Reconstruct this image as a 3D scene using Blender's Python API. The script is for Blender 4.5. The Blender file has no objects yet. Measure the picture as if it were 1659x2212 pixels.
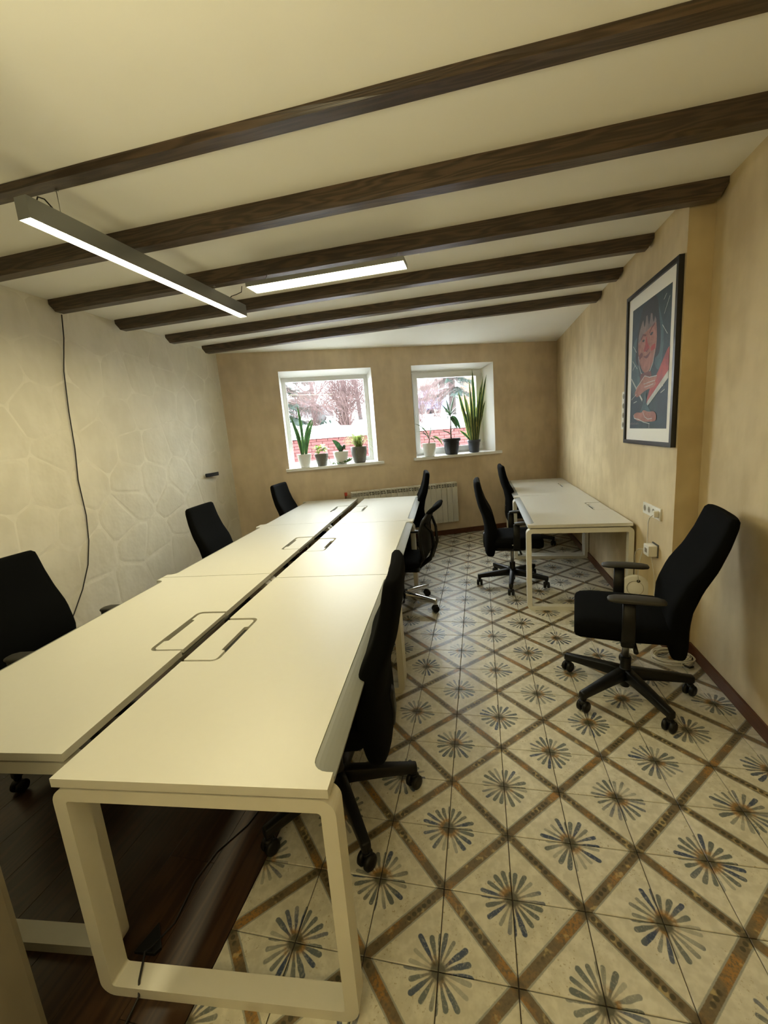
import bpy, bmesh, math, random
from mathutils import Vector, Matrix
random.seed(7)
scene = bpy.context.scene
COL = scene.collection
PI = math.pi

# ------------------------------------------------------------------ camera
cam_data = bpy.data.cameras.new('camera')
cam = bpy.data.objects.new('camera', cam_data)
COL.objects.link(cam)
F_PX, CX_OFF, CY_OFF = 890.7164, 13.5957, -3.2583
cam_data.sensor_fit = 'VERTICAL'
cam_data.sensor_height = 24.0
cam_data.sensor_width = 18.0
cam_data.lens = F_PX * 24.0 / 2212.0
cam_data.shift_x = -CX_OFF / 2212.0
cam_data.shift_y = CY_OFF / 2212.0
cam_data.clip_start = 0.02
YAW, PITCH, ROLL = -0.2201, 0.1822, -0.0768
def cam_matrix():
    B = Matrix(((1, 0, 0), (0, 0, -1), (0, 1, 0)))
    Z = Matrix.Rotation(YAW, 3, 'Z')
    X = Matrix.Rotation(PITCH, 3, 'X')
    Y = Matrix.Rotation(ROLL, 3, 'Z')
    R = Y @ X @ B @ Z
    M = Matrix((R[0], -R[1], -R[2])).transposed()
    return M
CAM = Vector((-0.2807, -1.1465, 1.5448))
cam.matrix_world = Matrix.Translation(CAM) @ cam_matrix().to_4x4()
scene.camera = cam

# ------------------------------------------------------------------ world and exposure
world = bpy.data.worlds.new('overcast_sky')
scene.world = world
world.use_nodes = True
bg = world.node_tree.nodes['Background']
bg.inputs[0].default_value = (0.90, 0.95, 1.0, 1)
bg.inputs[1].default_value = 8.6
scene.view_settings.view_transform = 'Standard'
scene.view_settings.look = 'None'
scene.view_settings.gamma = 1.0
scene.view_settings.use_curve_mapping = False
scene.view_settings.exposure = 1.86
scene.cycles.use_denoising = True
scene.cycles.max_bounces = 7
scene.cycles.diffuse_bounces = 5
scene.cycles.glossy_bounces = 3
scene.cycles.use_adaptive_sampling = False
scene.cycles.use_light_tree = False
scene.cycles.use_auto_tile = False
scene.cycles.time_limit = 1150
scene.cycles.transparent_max_bounces = 12
scene.cycles.sample_clamp_indirect = 8.0
scene.cycles.caustics_reflective = False
scene.cycles.caustics_refractive = False
LAMP_COLOR = (1.0, 0.90, 0.54)
LAMP_ONE = 30.0
LAMP_TWO = 6.2
FILL_UP = 51.0
FILL_DOWN = 3.0

# ------------------------------------------------------------------ helpers
def lnk(o, parent=None):
    COL.objects.link(o)
    if parent is not None:
        o.parent = parent
    return o

def tag(o, label=None, cat=None, group=None, kind=None):
    if label: o['label'] = label
    if cat: o['category'] = cat
    if group: o['group'] = group
    if kind: o['kind'] = kind
    return o

def empty(name, loc=(0, 0, 0), rz=0.0, parent=None):
    o = bpy.data.objects.new(name, None)
    o.empty_display_size = 0.1
    o.location = loc
    o.rotation_euler = (0, 0, rz)
    return lnk(o, parent)

def copy_tree(o, parent=None):
    c = o.copy()
    COL.objects.link(c)
    c.parent = parent
    for ch in list(o.children):
        copy_tree(ch, c)
    return c

class MB:
    """collects faces; build() links them as one mesh object"""
    def __init__(s):
        s.v = []; s.f = []; s.m = []; s.uv = None; s.sm = []
    def add(s, verts, faces, mi=0, smooth=False):
        b = len(s.v)
        s.v += [tuple(p) for p in verts]
        for f in faces:
            s.f.append(tuple(b + i for i in f)); s.m.append(mi); s.sm.append(smooth)
        return s
    def box(s, x0, x1, y0, y1, z0, z1, mi=0, M=None):
        V = [Vector((x, y, z)) for z in (z0, z1) for y in (y0, y1) for x in (x0, x1)]
        if M is not None: V = [M @ p for p in V]
        return s.add(V, [(0, 2, 3, 1), (4, 5, 7, 6), (0, 1, 5, 4), (2, 6, 7, 3), (0, 4, 6, 2), (1, 3, 7, 5)], mi)
    def prism(s, poly, z0, z1, mi=0, M=None, smooth=False):
        n = len(poly)
        V = [Vector((p[0], p[1], z0)) for p in poly] + [Vector((p[0], p[1], z1)) for p in poly]
        if M is not None: V = [M @ p for p in V]
        s.add(V, [tuple(range(n - 1, -1, -1)), tuple(range(n, 2 * n))], mi)
        b = len(s.v) - 2 * n
        for i in range(n):
            j = (i + 1) % n
            s.f.append((b + i, b + j, b + n + j, b + n + i)); s.m.append(mi); s.sm.append(smooth)
        return s
    def loft(s, secs, mi=0, cap=True, smooth=True, closed=True):
        n = len(secs[0]); b = len(s.v)
        for sec in secs: s.v += [tuple(p) for p in sec]
        for k in range(len(secs) - 1):
            for i in range(n if closed else n - 1):
                j = (i + 1) % n
                s.f.append((b + k * n + i, b + k * n + j, b + (k + 1) * n + j, b + (k + 1) * n + i)); s.m.append(mi); s.sm.append(smooth)
        if cap:
            s.f.append(tuple(b + i for i in range(n - 1, -1, -1))); s.m.append(mi); s.sm.append(smooth)
            k = len(secs) - 1
            s.f.append(tuple(b + k * n + i for i in range(n))); s.m.append(mi); s.sm.append(smooth)
        return s
    def tube(s, pts, r, n=8, mi=0, cap=True, smooth=True):
        pts = [Vector(p) for p in pts]
        rr = r if isinstance(r, (list, tuple)) else [r] * len(pts)
        secs = []
        prev = None
        for k, p in enumerate(pts):
            d = (pts[min(k + 1, len(pts) - 1)] - pts[max(k - 1, 0)]).normalized()
            if prev is None:
                a = Vector((0, 0, 1)) if abs(d.z) < 0.9 else Vector((1, 0, 0))
                e1 = d.cross(a).normalized()
            else:
                e1 = (prev - d * prev.dot(d)).normalized()
            prev = e1
            e2 = d.cross(e1)
            secs.append([p + (e1 * math.cos(2 * PI * i / n) + e2 * math.sin(2 * PI * i / n)) * rr[k] for i in range(n)])
        return s.loft(secs, mi, cap, smooth)
    def lathe(s, prof, n=24, mi=0, M=None, cap=True, smooth=True):
        secs = []
        for r, z in prof:
            sec = [Vector((r * math.cos(2 * PI * i / n), r * math.sin(2 * PI * i / n), z)) for i in range(n)]
            if M is not None: sec = [M @ p for p in sec]
            secs.append(sec)
        return s.loft(secs, mi, cap, smooth)
    def mesh(s, name):
        me = bpy.data.meshes.new(name)
        me.from_pydata(s.v, [], s.f)
        me.update()
        for p, m_, sm in zip(me.polygons, s.m, s.sm):
            p.material_index = m_; p.use_smooth = sm
        return me
    def build(s, name, mats, parent=None, bevel=0.0, loc=None, fix=True):
        me = s.mesh(name)
        if fix or bevel:
            bm = bmesh.new(); bm.from_mesh(me)
            if bevel:
                bmesh.ops.remove_doubles(bm, verts=bm.verts, dist=1e-5)
                es = [e for e in bm.edges if len(e.link_faces) == 2 and e.calc_face_angle(0) > 0.6]
                bmesh.ops.bevel(bm, geom=es, offset=bevel, segments=2, affect='EDGES', profile=0.6)
            bmesh.ops.recalc_face_normals(bm, faces=bm.faces)
            bm.to_mesh(me); bm.free()
        for m in (mats if isinstance(mats, (list, tuple)) else [mats]):
            me.materials.append(m)
        o = bpy.data.objects.new(name, me)
        if loc is not None: o.location = loc
        return lnk(o, parent)

def rrect(x0, x1, y0, y1, r, n=5):
    pts = []
    for cx, cy, a0 in ((x1 - r, y1 - r, 0), (x0 + r, y1 - r, PI / 2), (x0 + r, y0 + r, PI), (x1 - r, y0 + r, 1.5 * PI)):
        for i in range(n + 1):
            a = a0 + PI / 2 * i / n
            pts.append((cx + r * math.cos(a), cy + r * math.sin(a)))
    return pts

# ------------------------------------------------------------------ materials
class NT:
    def __init__(s, name):
        s.mat = bpy.data.materials.new(name)
        s.mat.use_nodes = True
        s.t = s.mat.node_tree
        s.n = s.t.nodes
        s.bsdf = s.n['Principled BSDF']
        s.out = s.n['Material Output']
    def node(s, typ, **kw):
        nd = s.n.new(typ)
        for k, v in kw.items(): setattr(nd, k, v)
        return nd
    def link(s, a, b): s.t.links.new(a, b)
    def inp(s, sock, v):
        if isinstance(v, bpy.types.NodeSocket): s.link(v, sock)
        else: sock.default_value = v
    def m(s, op, a, b=None, c=None, clamp=False):
        nd = s.node('ShaderNodeMath', operation=op, use_clamp=clamp)
        s.inp(nd.inputs[0], a)
        if b is not None: s.inp(nd.inputs[1], b)
        if c is not None: s.inp(nd.inputs[2], c)
        return nd.outputs[0]
    def step(s, v, a, b):
        nd = s.node('ShaderNodeMapRange', interpolation_type='SMOOTHSTEP')
        s.inp(nd.inputs[0], v); s.inp(nd.inputs[1], a); s.inp(nd.inputs[2], b)
        nd.inputs[3].default_value = 0; nd.inputs[4].default_value = 1
        return nd.outputs[0]
    def mix(s, f, a, b):
        nd = s.node('ShaderNodeMix', data_type='RGBA')
        s.inp(nd.inputs[0], f)
        for sock, v in ((nd.inputs[6], a), (nd.inputs[7], b)):
            if isinstance(v, bpy.types.NodeSocket): s.link(v, sock)
            else: sock.default_value = (*v[:3], 1)
        return nd.outputs[2]
    def noise(s, vec, scale, detail=3.0, rough=0.5, dist=0.0, dims='3D', w=None):
        nd = s.node('ShaderNodeTexNoise', noise_dimensions=dims)
        if vec is not None: s.link(vec, nd.inputs['Vector'])
        if w is not None: s.inp(nd.inputs['W'], w)
        nd.inputs['Scale'].default_value = scale
        nd.inputs['Detail'].default_value = detail
        nd.inputs['Roughness'].default_value = rough
        nd.inputs['Distortion'].default_value = dist
        return nd.outputs[0]
    def coord(s, kind='Object'):
        return s.node('ShaderNodeTexCoord').outputs[kind]
    def rand(s): return s.node('ShaderNodeObjectInfo').outputs['Random']
    def vadd(s, v, w):
        nd = s.node('ShaderNodeVectorMath', operation='ADD')
        s.inp(nd.inputs[0], v); s.inp(nd.inputs[1], w)
        return nd.outputs[0]
    def vscale(s, v, sc):
        nd = s.node('ShaderNodeMapping')
        s.link(v, nd.inputs['Vector']); nd.inputs['Scale'].default_value = sc
        return nd.outputs[0]
    def comb(s, x, y, z=0.0):
        nd = s.node('ShaderNodeCombineXYZ')
        for i, v in enumerate((x, y, z)): s.inp(nd.inputs[i], v)
        return nd.outputs[0]
    def sep(s, v):
        nd = s.node('ShaderNodeSeparateXYZ'); s.link(v, nd.inputs[0]); return nd.outputs
    def bump(s, h, strength=0.3, dist=0.01):
        nd = s.node('ShaderNodeBump')
        nd.inputs['Strength'].default_value = strength
        nd.inputs['Distance'].default_value = dist
        s.link(h, nd.inputs['Height']); s.link(nd.outputs[0], s.bsdf.inputs['Normal'])
    def base(s, c): s.inp(s.bsdf.inputs['Base Color'], c if isinstance(c, bpy.types.NodeSocket) else (*c, 1))
    def rough(s, r): s.inp(s.bsdf.inputs['Roughness'], r)

def simple(name, col, rough=0.5, metal=0.0, var=0.0, scale=20.0, bump=0.0, bscale=200.0, bdist=0.001, spec=None, sheen=0.0, stretch=None):
    t = NT(name)
    co = t.coord('Object')
    if stretch: co = t.vscale(co, stretch)
    if var > 0:
        n = t.noise(co, scale, 2)
        t.base(t.mix(n, [c * (1 - var) for c in col], [min(1, c * (1 + var)) for c in col]))
    else:
        t.base(col)
    t.rough(rough)
    t.bsdf.inputs['Metallic'].default_value = metal
    if spec is not None: t.bsdf.inputs['Specular IOR Level'].default_value = spec
    if sheen: t.bsdf.inputs['Sheen Weight'].default_value = sheen
    if bump: t.bump(t.noise(co, bscale, 2), bump, bdist)
    return t.mat

def plaster(name, c0, c1, scale=2.2, rough=0.75, bump=0.25):
    t = NT(name); co = t.coord('Object')
    n1 = t.noise(co, scale, 3, 0.6)
    n2 = t.noise(t.vscale(co, (1, 1, 0.35)), scale * 3.2, 2, 0.6)
    f = t.m('ADD', t.m('MULTIPLY', n1, 0.65), t.m('MULTIPLY', n2, 0.35))
    t.base(t.mix(t.step(f, 0.36, 0.64), c0, c1))
    t.rough(rough)
    t.bump(t.noise(co, 20, 1, 0.65), bump, 0.006)
    return t.mat

def emit(name, col, strength):
    t = NT(name)
    e = t.node('ShaderNodeEmission')
    e.inputs[0].default_value = (*col, 1); e.inputs[1].default_value = strength
    t.link(e.outputs[0], t.out.inputs[0])
    t.mat.cycles.emission_sampling = 'FRONT'
    return t.mat

def wood(name, dark, light, axis='x', rough=0.45, scale=1.0, bump=0.15):
    t = NT(name); co = t.vadd(t.coord('Object'), t.comb(t.m('MULTIPLY', t.rand(), 31.0), t.m('MULTIPLY', t.rand(), 17.0), t.m('MULTIPLY', t.rand(), 9.0)))
    st = {'x': (0.22, 2.6, 2.6), 'y': (2.6, 0.22, 2.6)}[axis]
    cs = t.vscale(co, st)
    n = t.noise(cs, 6 * scale, 2, 0.55, 0.3)
    wv = t.m('FRACT', t.m('MULTIPLY', n, 9.0))
    wv = t.m('MULTIPLY', t.m('ABSOLUTE', t.m('SUBTRACT', wv, 0.5)), 2.0)
    fine = t.noise(t.vscale(co, {'x': (1, 60, 60), 'y': (60, 1, 60)}[axis]), 5, 3)
    f = t.m('ADD', t.m('MULTIPLY', t.step(wv, 0.1, 0.95), 0.6), t.m('MULTIPLY', fine, 0.45), clamp=True)
    big = t.noise(co, 1.3, 2)
    c = t.mix(f, dark, light)
    c = t.mix(t.m('MULTIPLY', t.step(big, 0.35, 0.7), 0.45), c, dark)
    t.base(c); t.rough(rough)
    t.bump(fine, bump, 0.002)
    return t.mat

MT = {}
MT['ceiling'] = simple('ceiling_paint', (0.85, 0.835, 0.77), 0.85, var=0.02, scale=3)
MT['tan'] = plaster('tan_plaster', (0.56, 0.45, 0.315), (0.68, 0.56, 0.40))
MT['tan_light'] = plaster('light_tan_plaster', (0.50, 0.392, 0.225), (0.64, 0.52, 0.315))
MT['cream'] = plaster('cream_stone_plaster', (0.66, 0.615, 0.50), (0.73, 0.685, 0.57), 3.0, 0.8, 0.5)
MT['mortar'] = plaster('cream_mortar', (0.69, 0.645, 0.53), (0.76, 0.715, 0.60), 5.0, 0.8, 0.4)
MT['white_paint'] = simple('white_reveal_paint', (0.82, 0.82, 0.80), 0.5, var=0.02, scale=6)
MT['pvc'] = simple('white_pvc', (0.80, 0.81, 0.80), 0.25, var=0.01)
MT['beam'] = wood('dark_stained_beam', (0.026, 0.0165, 0.010), (0.105, 0.068, 0.040), 'x', 0.38, 1.0, 0.35)
MT['baseboard'] = wood('red_brown_baseboard', (0.075, 0.026, 0.012), (0.13, 0.050, 0.024), 'y', 0.45)
MT['desk'] = simple('cream_desk_laminate', (0.65, 0.638, 0.575), 0.38, var=0.015, scale=40)
MT['desk_frame'] = simple('cream_painted_steel', (0.68, 0.66, 0.58), 0.45, var=0.02, scale=30)
MT['edge_grey'] = simple('grey_edge_strip', (0.24, 0.245, 0.225), 0.5, metal=0.1, var=0.05, scale=8, stretch=(1, 0.2, 1))
MT['port_grey'] = simple('olive_grey_plastic', (0.21, 0.205, 0.165), 0.4, var=0.05)
MT['dark_slot'] = simple('dark_brush_slot', (0.02, 0.02, 0.018), 0.8)
MT['tray'] = simple('dark_grey_tray_steel', (0.10, 0.10, 0.09), 0.5, metal=0.4, var=0.1)
MT['fabric'] = simple('black_chair_fabric', (0.0032, 0.0034, 0.0036), 0.95, var=0.3, scale=300, spec=0.06)
MT['mesh_fabric'] = simple('black_mesh_fabric', (0.006, 0.006, 0.0065), 0.7, var=0.3, scale=400, spec=0.25)
MT['black_plastic'] = simple('black_nylon_plastic', (0.005, 0.005, 0.005), 0.45, var=0.2, scale=60, spec=0.3)
MT['grey_plastic'] = simple('charcoal_arm_pad', (0.024, 0.022, 0.018), 0.6, var=0.1, scale=60)
MT['chrome'] = simple('polished_chrome', (0.75, 0.75, 0.75), 0.12, metal=1.0, var=0.02)
MT['steel'] = simple('grey_gas_lift_steel', (0.35, 0.35, 0.33), 0.3, metal=0.9, var=0.03)
MT['alu'] = simple('anodised_grey_aluminium', (0.30, 0.31, 0.31), 0.38, metal=0.6, var=0.06, scale=12, stretch=(1, 0.1, 1))
MT['lamp_white'] = simple('white_lamp_housing', (0.62, 0.61, 0.56), 0.4, var=0.02)
MT['cable_black'] = simple('black_cable', (0.012, 0.010, 0.010), 0.5, var=0.1)
MT['cable_white'] = simple('white_cable', (0.66, 0.63, 0.55), 0.45, var=0.05)
MT['wire'] = simple('steel_wire', (0.35, 0.35, 0.33), 0.35, metal=0.9, var=0.05)
MT['radiator'] = simple('white_radiator_enamel', (0.66, 0.65, 0.59), 0.35, var=0.02)
MT['socket'] = simple('white_socket_plastic', (0.72, 0.70, 0.62), 0.35, var=0.02)
MT['socket_dark'] = simple('socket_recess_grey', (0.22, 0.19, 0.13), 0.5, var=0.05)
MT['red'] = simple('red_valve_handle', (0.45, 0.05, 0.02), 0.4, var=0.1)
MT['brass'] = simple('brown_brass_valve', (0.16, 0.085, 0.05), 0.4, metal=0.6, var=0.1)
MT['frame_black'] = simple('black_picture_frame', (0.008, 0.008, 0.009), 0.35, var=0.1)
MT['mat_white'] = simple('white_picture_mount', (0.80, 0.78, 0.72), 0.7, var=0.01)
MT['shade_dark'] = plaster('shade_darkened_plaster', (0.20, 0.175, 0.13), (0.26, 0.23, 0.175))  # darker plaster colour stands in for shade on the near-left wall end
MT['grout'] = simple('dark_grout', (0.045, 0.035, 0.028), 0.85, var=0.2, scale=60)
MT['plank'] = wood('dark_laminate_plank', (0.018, 0.008, 0.004), (0.060, 0.030, 0.014), 'y', 0.3, 0.6, 0.05)

def glass_material():
    t = NT('window_glass')
    tr = t.node('ShaderNodeBsdfTransparent'); tr.inputs[0].default_value = (0.96, 0.98, 0.97, 1)
    gl = t.node('ShaderNodeBsdfGlossy'); gl.inputs['Roughness'].default_value = 0.01
    lw = t.node('ShaderNodeLayerWeight'); lw.inputs[0].default_value = 0.5
    fac = t.m('ADD', 0.035, t.m('MULTIPLY', t.m('POWER', lw.outputs['Facing'], 4.0), 0.6))
    mx = t.node('ShaderNodeMixShader')
    t.link(fac, mx.inputs[0]); t.link(tr.outputs[0], mx.inputs[1]); t.link(gl.outputs[0], mx.inputs[2])
    t.link(mx.outputs[0], t.out.inputs[0])
    return t.mat
MT['glass'] = glass_material()

def tile_material():
    t = NT('painted_flower_tile')
    uv = t.node('ShaderNodeUVMap', uv_map='UVMap').outputs[0]
    sx = t.sep(uv); x, y = sx[0], sx[1]
    rnd = t.rand()
    off = t.comb(t.m('MULTIPLY', rnd, 57.0), t.m('MULTIPLY', rnd, 23.0), t.m('MULTIPLY', rnd, 91.0))
    P = t.vadd(uv, off)
    n_big = t.noise(P, 2.2, 0)
    n_mid = t.noise(P, 7.0, 2, 0.6)
    n_fine = t.noise(P, 26.0, 2, 0.65)
    # cream glaze with stains
    cream = t.mix(t.step(n_mid, 0.35, 0.7), (0.55, 0.525, 0.435), (0.66, 0.635, 0.54))
    cream = t.mix(t.m('MULTIPLY', t.step(n_fine, 0.58, 0.75), t.step(n_big, 0.45, 0.65)), cream, (0.36, 0.30, 0.17))
    # flower in the two corners (.5,-.5) and (-.5,.5)
    sg = t.m('SIGN', t.m('SUBTRACT', x, y))
    wob = t.m('MULTIPLY', t.m('SUBTRACT', n_mid, 0.5), 0.03)
    dx = t.m('ADD', t.m('SUBTRACT', x, t.m('MULTIPLY', sg, 0.5)), wob)
    dy = t.m('ADD', y, t.m('MULTIPLY', sg, 0.5))
    r = t.m('SQRT', t.m('ADD', t.m('MULTIPLY', dx, dx), t.m('MULTIPLY', dy, dy)))
    a = t.m('ADD', t.m('ARCTAN2', dy, dx), 10 * PI)
    NP = 18
    k = t.m('MULTIPLY', a, NP / (2 * PI))
    ik = t.m('FLOOR', k)
    fk = t.m('SUBTRACT', t.m('FRACT', k), 0.5)
    wn = t.node('ShaderNodeTexWhiteNoise', noise_dimensions='2D')
    t.link(t.comb(t.m('ADD', ik, 0.3), t.m('ADD', t.m('MULTIPLY', rnd, 83.0), sg)), wn.inputs['Vector'])
    pr = wn.outputs['Value']
    wn2 = t.node('ShaderNodeTexWhiteNoise', noise_dimensions='2D')
    t.link(t.comb(t.m('ADD', ik, 7.3), t.m('ADD', t.m('MULTIPLY', rnd, 41.0), sg)), wn2.inputs['Vector'])
    pr2 = wn2.outputs['Value']
    lat = t.m('MULTIPLY', t.m('ABSOLUTE', t.m('ADD', fk, t.m('MULTIPLY', t.m('SUBTRACT', pr2, 0.5), 0.2))), t.m('MULTIPLY', r, 2 * PI / NP))
    rl = t.m('ADD', 0.375, t.m('MULTIPLY', pr, 0.085))
    w = t.m('MULTIPLY', t.m('ADD', 0.027, t.m('MULTIPLY', pr2, 0.014)), t.m('ADD', 0.45, t.m('MULTIPLY', t.step(r, 0.12, 0.34), 0.55)))
    # round the tip
    over = t.m('MAXIMUM', t.m('SUBTRACT', r, t.m('SUBTRACT', rl, 0.02)), 0.0)
    dist = t.m('SQRT', t.m('ADD', t.m('MULTIPLY', lat, lat), t.m('MULTIPLY', over, over)))
    petal = t.m('SUBTRACT', 1.0, t.step(dist, t.m('SUBTRACT', w, 0.008), t.m('ADD', w, 0.003)))
    petal = t.m('MULTIPLY', petal, t.m('ADD', 0.68, t.m('MULTIPLY', t.step(n_fine, 0.30, 0.52), 0.32)))
    petal = t.m('MULTIPLY', petal, t.step(r, 0.08, 0.14))
    faint = t.step(t.m('ADD', t.m('MULTIPLY', pr2, 0.6), t.m('MULTIPLY', n_big, 0.8)), 0.25, 0.85)
    petal = t.m('MULTIPLY', petal, t.m('ADD', 0.42, t.m('MULTIPLY', faint, 0.55)))
    blue = t.mix(n_fine, (0.045, 0.060, 0.070), (0.17, 0.195, 0.19))
    blue = t.mix(t.step(t.m('ADD', pr, t.m('SUBTRACT', n_big, 0.5)), 0.65, 0.95), blue, (0.035, 0.06, 0.13))
    c = t.mix(petal, cream, blue)
    gold = t.m('MULTIPLY', t.m('SUBTRACT', 1.0, t.step(t.m('ADD', r, t.m('MULTIPLY', t.m('SUBTRACT', n_fine, 0.5), 0.10)), 0.13, 0.23)), t.m('ADD', 0.20, t.m('MULTIPLY', t.step(t.m('ADD', n_mid, t.m('MULTIPLY', t.m('SUBTRACT', t.m('FRACT', t.m('MULTIPLY', rnd, 7.7)), 0.5), 0.30)), 0.40, 0.62), 0.75)))
    c = t.mix(gold, c, t.mix(n_fine, (0.13, 0.095, 0.045), (0.44, 0.22, 0.045)))
    eye = t.m('SUBTRACT', 1.0, t.step(t.m('ADD', r, t.m('MULTIPLY', t.m('SUBTRACT', n_fine, 0.5), 0.06)), 0.075, 0.15))
    c = t.mix(t.m('MULTIPLY', eye, 0.9), c, (0.05, 0.05, 0.032))
    # diagonal band
    d = t.m('ABSOLUTE', t.m('MULTIPLY', t.m('SUBTRACT', x, y), 0.7071))
    dn = t.m('ADD', d, t.m('MULTIPLY', t.m('SUBTRACT', n_fine, 0.5), 0.012))
    l = t.m('MULTIPLY', t.m('ADD', x, y), 0.7071)
    edge = t.m('SUBTRACT', 1.0, t.step(dn, 0.080, 0.092))
    c = t.mix(t.m('MULTIPLY', edge, 0.75), c, (0.21, 0.225, 0.21))
    fill = t.m('SUBTRACT', 1.0, t.step(dn, 0.060, 0.070))
    nb_ = t.m('ADD', t.m('MULTIPLY', n_big, 0.7), t.m('MULTIPLY', n_mid, 0.3))
    brown = t.mix(n_fine, (0.085, 0.06, 0.032), (0.20, 0.145, 0.075))
    brown = t.mix(t.m('MULTIPLY', t.step(nb_, 0.52, 0.68), t.step(n_fine, 0.3, 0.6)), brown, (0.34, 0.17, 0.035))
    brown = t.mix(t.m('MULTIPLY', t.step(t.m('SUBTRACT', t.m('ADD', n_mid, 0.18), t.m('MULTIPLY', n_big, 0.3)), 0.60, 0.72), 0.75), brown, (0.46, 0.36, 0.17))
    c = t.mix(t.m('MULTIPLY', fill, 0.93), c, brown)
    fl = t.m('SUBTRACT', t.m('FRACT', t.m('MULTIPLY', l, 11.0)), 0.5)
    dd_ = t.m('SQRT', t.m('ADD', t.m('POWER', t.m('DIVIDE', fl, 11.0), 2.0), t.m('POWER', d, 2.0)))
    dot = t.m('MULTIPLY', t.m('SUBTRACT', 1.0, t.step(dd_, 0.026, 0.038)), t.step(t.m('SUBTRACT', 1.0, n_big), 0.46, 0.56))
    c = t.mix(t.m('MULTIPLY', dot, 0.85), c, (0.045, 0.045, 0.028))
    knot = t.m('MULTIPLY', t.step(t.m('ABSOLUTE', l), 0.60, 0.66), fill)
    c = t.mix(t.m('MULTIPLY', knot, 0.6), c, (0.06, 0.052, 0.032))
    t.base(c)
    t.rough(t.m('ADD', 0.27, t.m('MULTIPLY', n_mid, 0.2)))
    return t.mat
MT['tile'] = tile_material()

# ------------------------------------------------------------------ room geometry (metres, z up, floor at 0)
T = 0.225                       # tile pitch
H = 2.705                       # ceiling height
XW = 0.89                       # right wall
TH = 0.40547                    # back wall is skewed by 23 degrees
DD = 4.8304
NB = Vector((-math.sin(TH), math.cos(TH), 0)); TB = Vector((math.cos(TH), math.sin(TH), 0))
def BK(u, w, z=0.0):            # u along the back wall, w = distance into the room
    return TB * u + NB * (DD - w) + Vector((0, 0, z))
def LWX(y): return -3.335 - (y - 1.5) * 0.0595      # left wall line
def RCX(y): return 0.965 + 0.033 * y                # near part of the right wall, set back

def prism_obj(name, poly, z0, z1, mat, parent=None, kind='structure'):
    o = MB().prism(poly, z0, z1).build(name, mat, parent)
    if parent is None: o['kind'] = kind
    return o

# floor: slab with single tiles and planks as children
floor = MB().prism([(-3.7, -2.75), (1.3, -2.75), (1.3, (4.8304 + 1.3 * .39444) / .91892 + .3), (-3.7, (4.8304 - 3.7 * .39444) / .91892 + .3)], -0.08, -0.006).build('floor', MT['grout']); floor['kind'] = 'structure'
def tile_mesh(name='tile'):
    h = T / 2 - 0.0015; b = 0.0016
    v = []; 
    for s_, z in ((h, -0.006), (h, -0.0013), (h - b, 0.0)):
        v += [(-s_, -s_, z), (s_, -s_, z), (s_, s_, z), (-s_, s_, z)]
    f = [(8, 9, 10, 11)]
    for k in (0, 4):
        for i in range(4): f.append((k + i, k + (i + 1) % 4, k + 4 + (i + 1) % 4, k + 4 + i))
    return v, f
tv, tf = tile_mesh()
def uv_mesh(name, verts, faces, uvs, mat):
    me = bpy.data.meshes.new(name); me.from_pydata(verts, [], faces); me.update()
    l = me.uv_layers.new(name='UVMap')
    for p in me.polygons:
        for li in p.loop_indices: l.data[li].uv = uvs[me.loops[li].vertex_index]
    me.materials.append(mat)
    return me
tile_me = uv_mesh('tile', tv, tf, [(p[0] / T, p[1] / T) for p in tv], MT['tile'])
def back_y(x): return (DD + x * math.sin(TH)) / math.cos(TH)
rest_v, rest_f, rest_uv = [], [], []
for j in range(-12, 26):
    for i in range(-5, 5):
        x, y = (i + .5) * T, (j + .5) * T
        if y - T > back_y(x + T): continue
        if x - T / 2 > (RCX(y) if y < 1.67 else XW) + 0.0: continue
        odd = (i + j) % 2
        if j >= -4:
            o = bpy.data.objects.new('tile', tile_me); o.location = (x, y, 0)
            o.rotation_euler = (0, 0, (PI / 2 if odd else 0) + (PI if random.random() < .5 else 0))
            lnk(o, floor)
        else:
            b0 = len(rest_v)
            for p in tv:
                rest_v.append((x + p[0], y + p[1], p[2]))
                rest_uv.append((-p[1] / T, p[0] / T) if odd else (p[0] / T, p[1] / T))
            rest_f += [tuple(b0 + q for q in f) for f in tf]
o = bpy.data.objects.new('tile_field', uv_mesh('tile_field', rest_v, rest_f, rest_uv, MT['tile'])); o['kind'] = 'stuff'
lnk(o, floor)
# dark planks along the left part of the room
PW, PL = 0.192, 1.29
pm = MB().box(-PW / 2 + .0006, PW / 2 - .0006, -PL / 2 + .0006, PL / 2 - .0006, -0.006, 0.0).build('plank', MT['plank'], floor, bevel=0.0008)
first = True
for i in range(12):
    for j in range(7):
        x = -1.1255 - PW * (i + .5); y = -2.55 + PL * (j + .5) + (0.43 * (i % 3)) - 0.5
        if y - PL / 2 > back_y(x): continue
        if first: p = pm; first = False
        else:
            p = pm.copy(); lnk(p, floor)
        p.location = (x, y, 0)

ceiling = MB().prism([(-3.75, -2.75), (1.35, -2.75), (1.35, back_y(1.35) + .4), (-3.75, back_y(-3.75) + .4)], H, H + 0.12).build('ceiling', MT['ceiling']); ceiling['kind'] = 'structure'
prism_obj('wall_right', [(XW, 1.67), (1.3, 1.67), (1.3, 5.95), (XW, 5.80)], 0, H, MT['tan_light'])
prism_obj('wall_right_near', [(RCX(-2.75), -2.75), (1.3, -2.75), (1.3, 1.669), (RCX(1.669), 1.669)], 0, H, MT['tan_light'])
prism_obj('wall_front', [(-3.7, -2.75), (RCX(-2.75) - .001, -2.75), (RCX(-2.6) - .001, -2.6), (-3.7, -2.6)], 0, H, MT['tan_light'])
# near-left wall end beside the camera
MB().box(-3.05, -1.40, -0.74, -0.566, 0, H).build('wall_left_near', MT['shade_dark'], bevel=0.016)['kind'] = 'structure'

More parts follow.
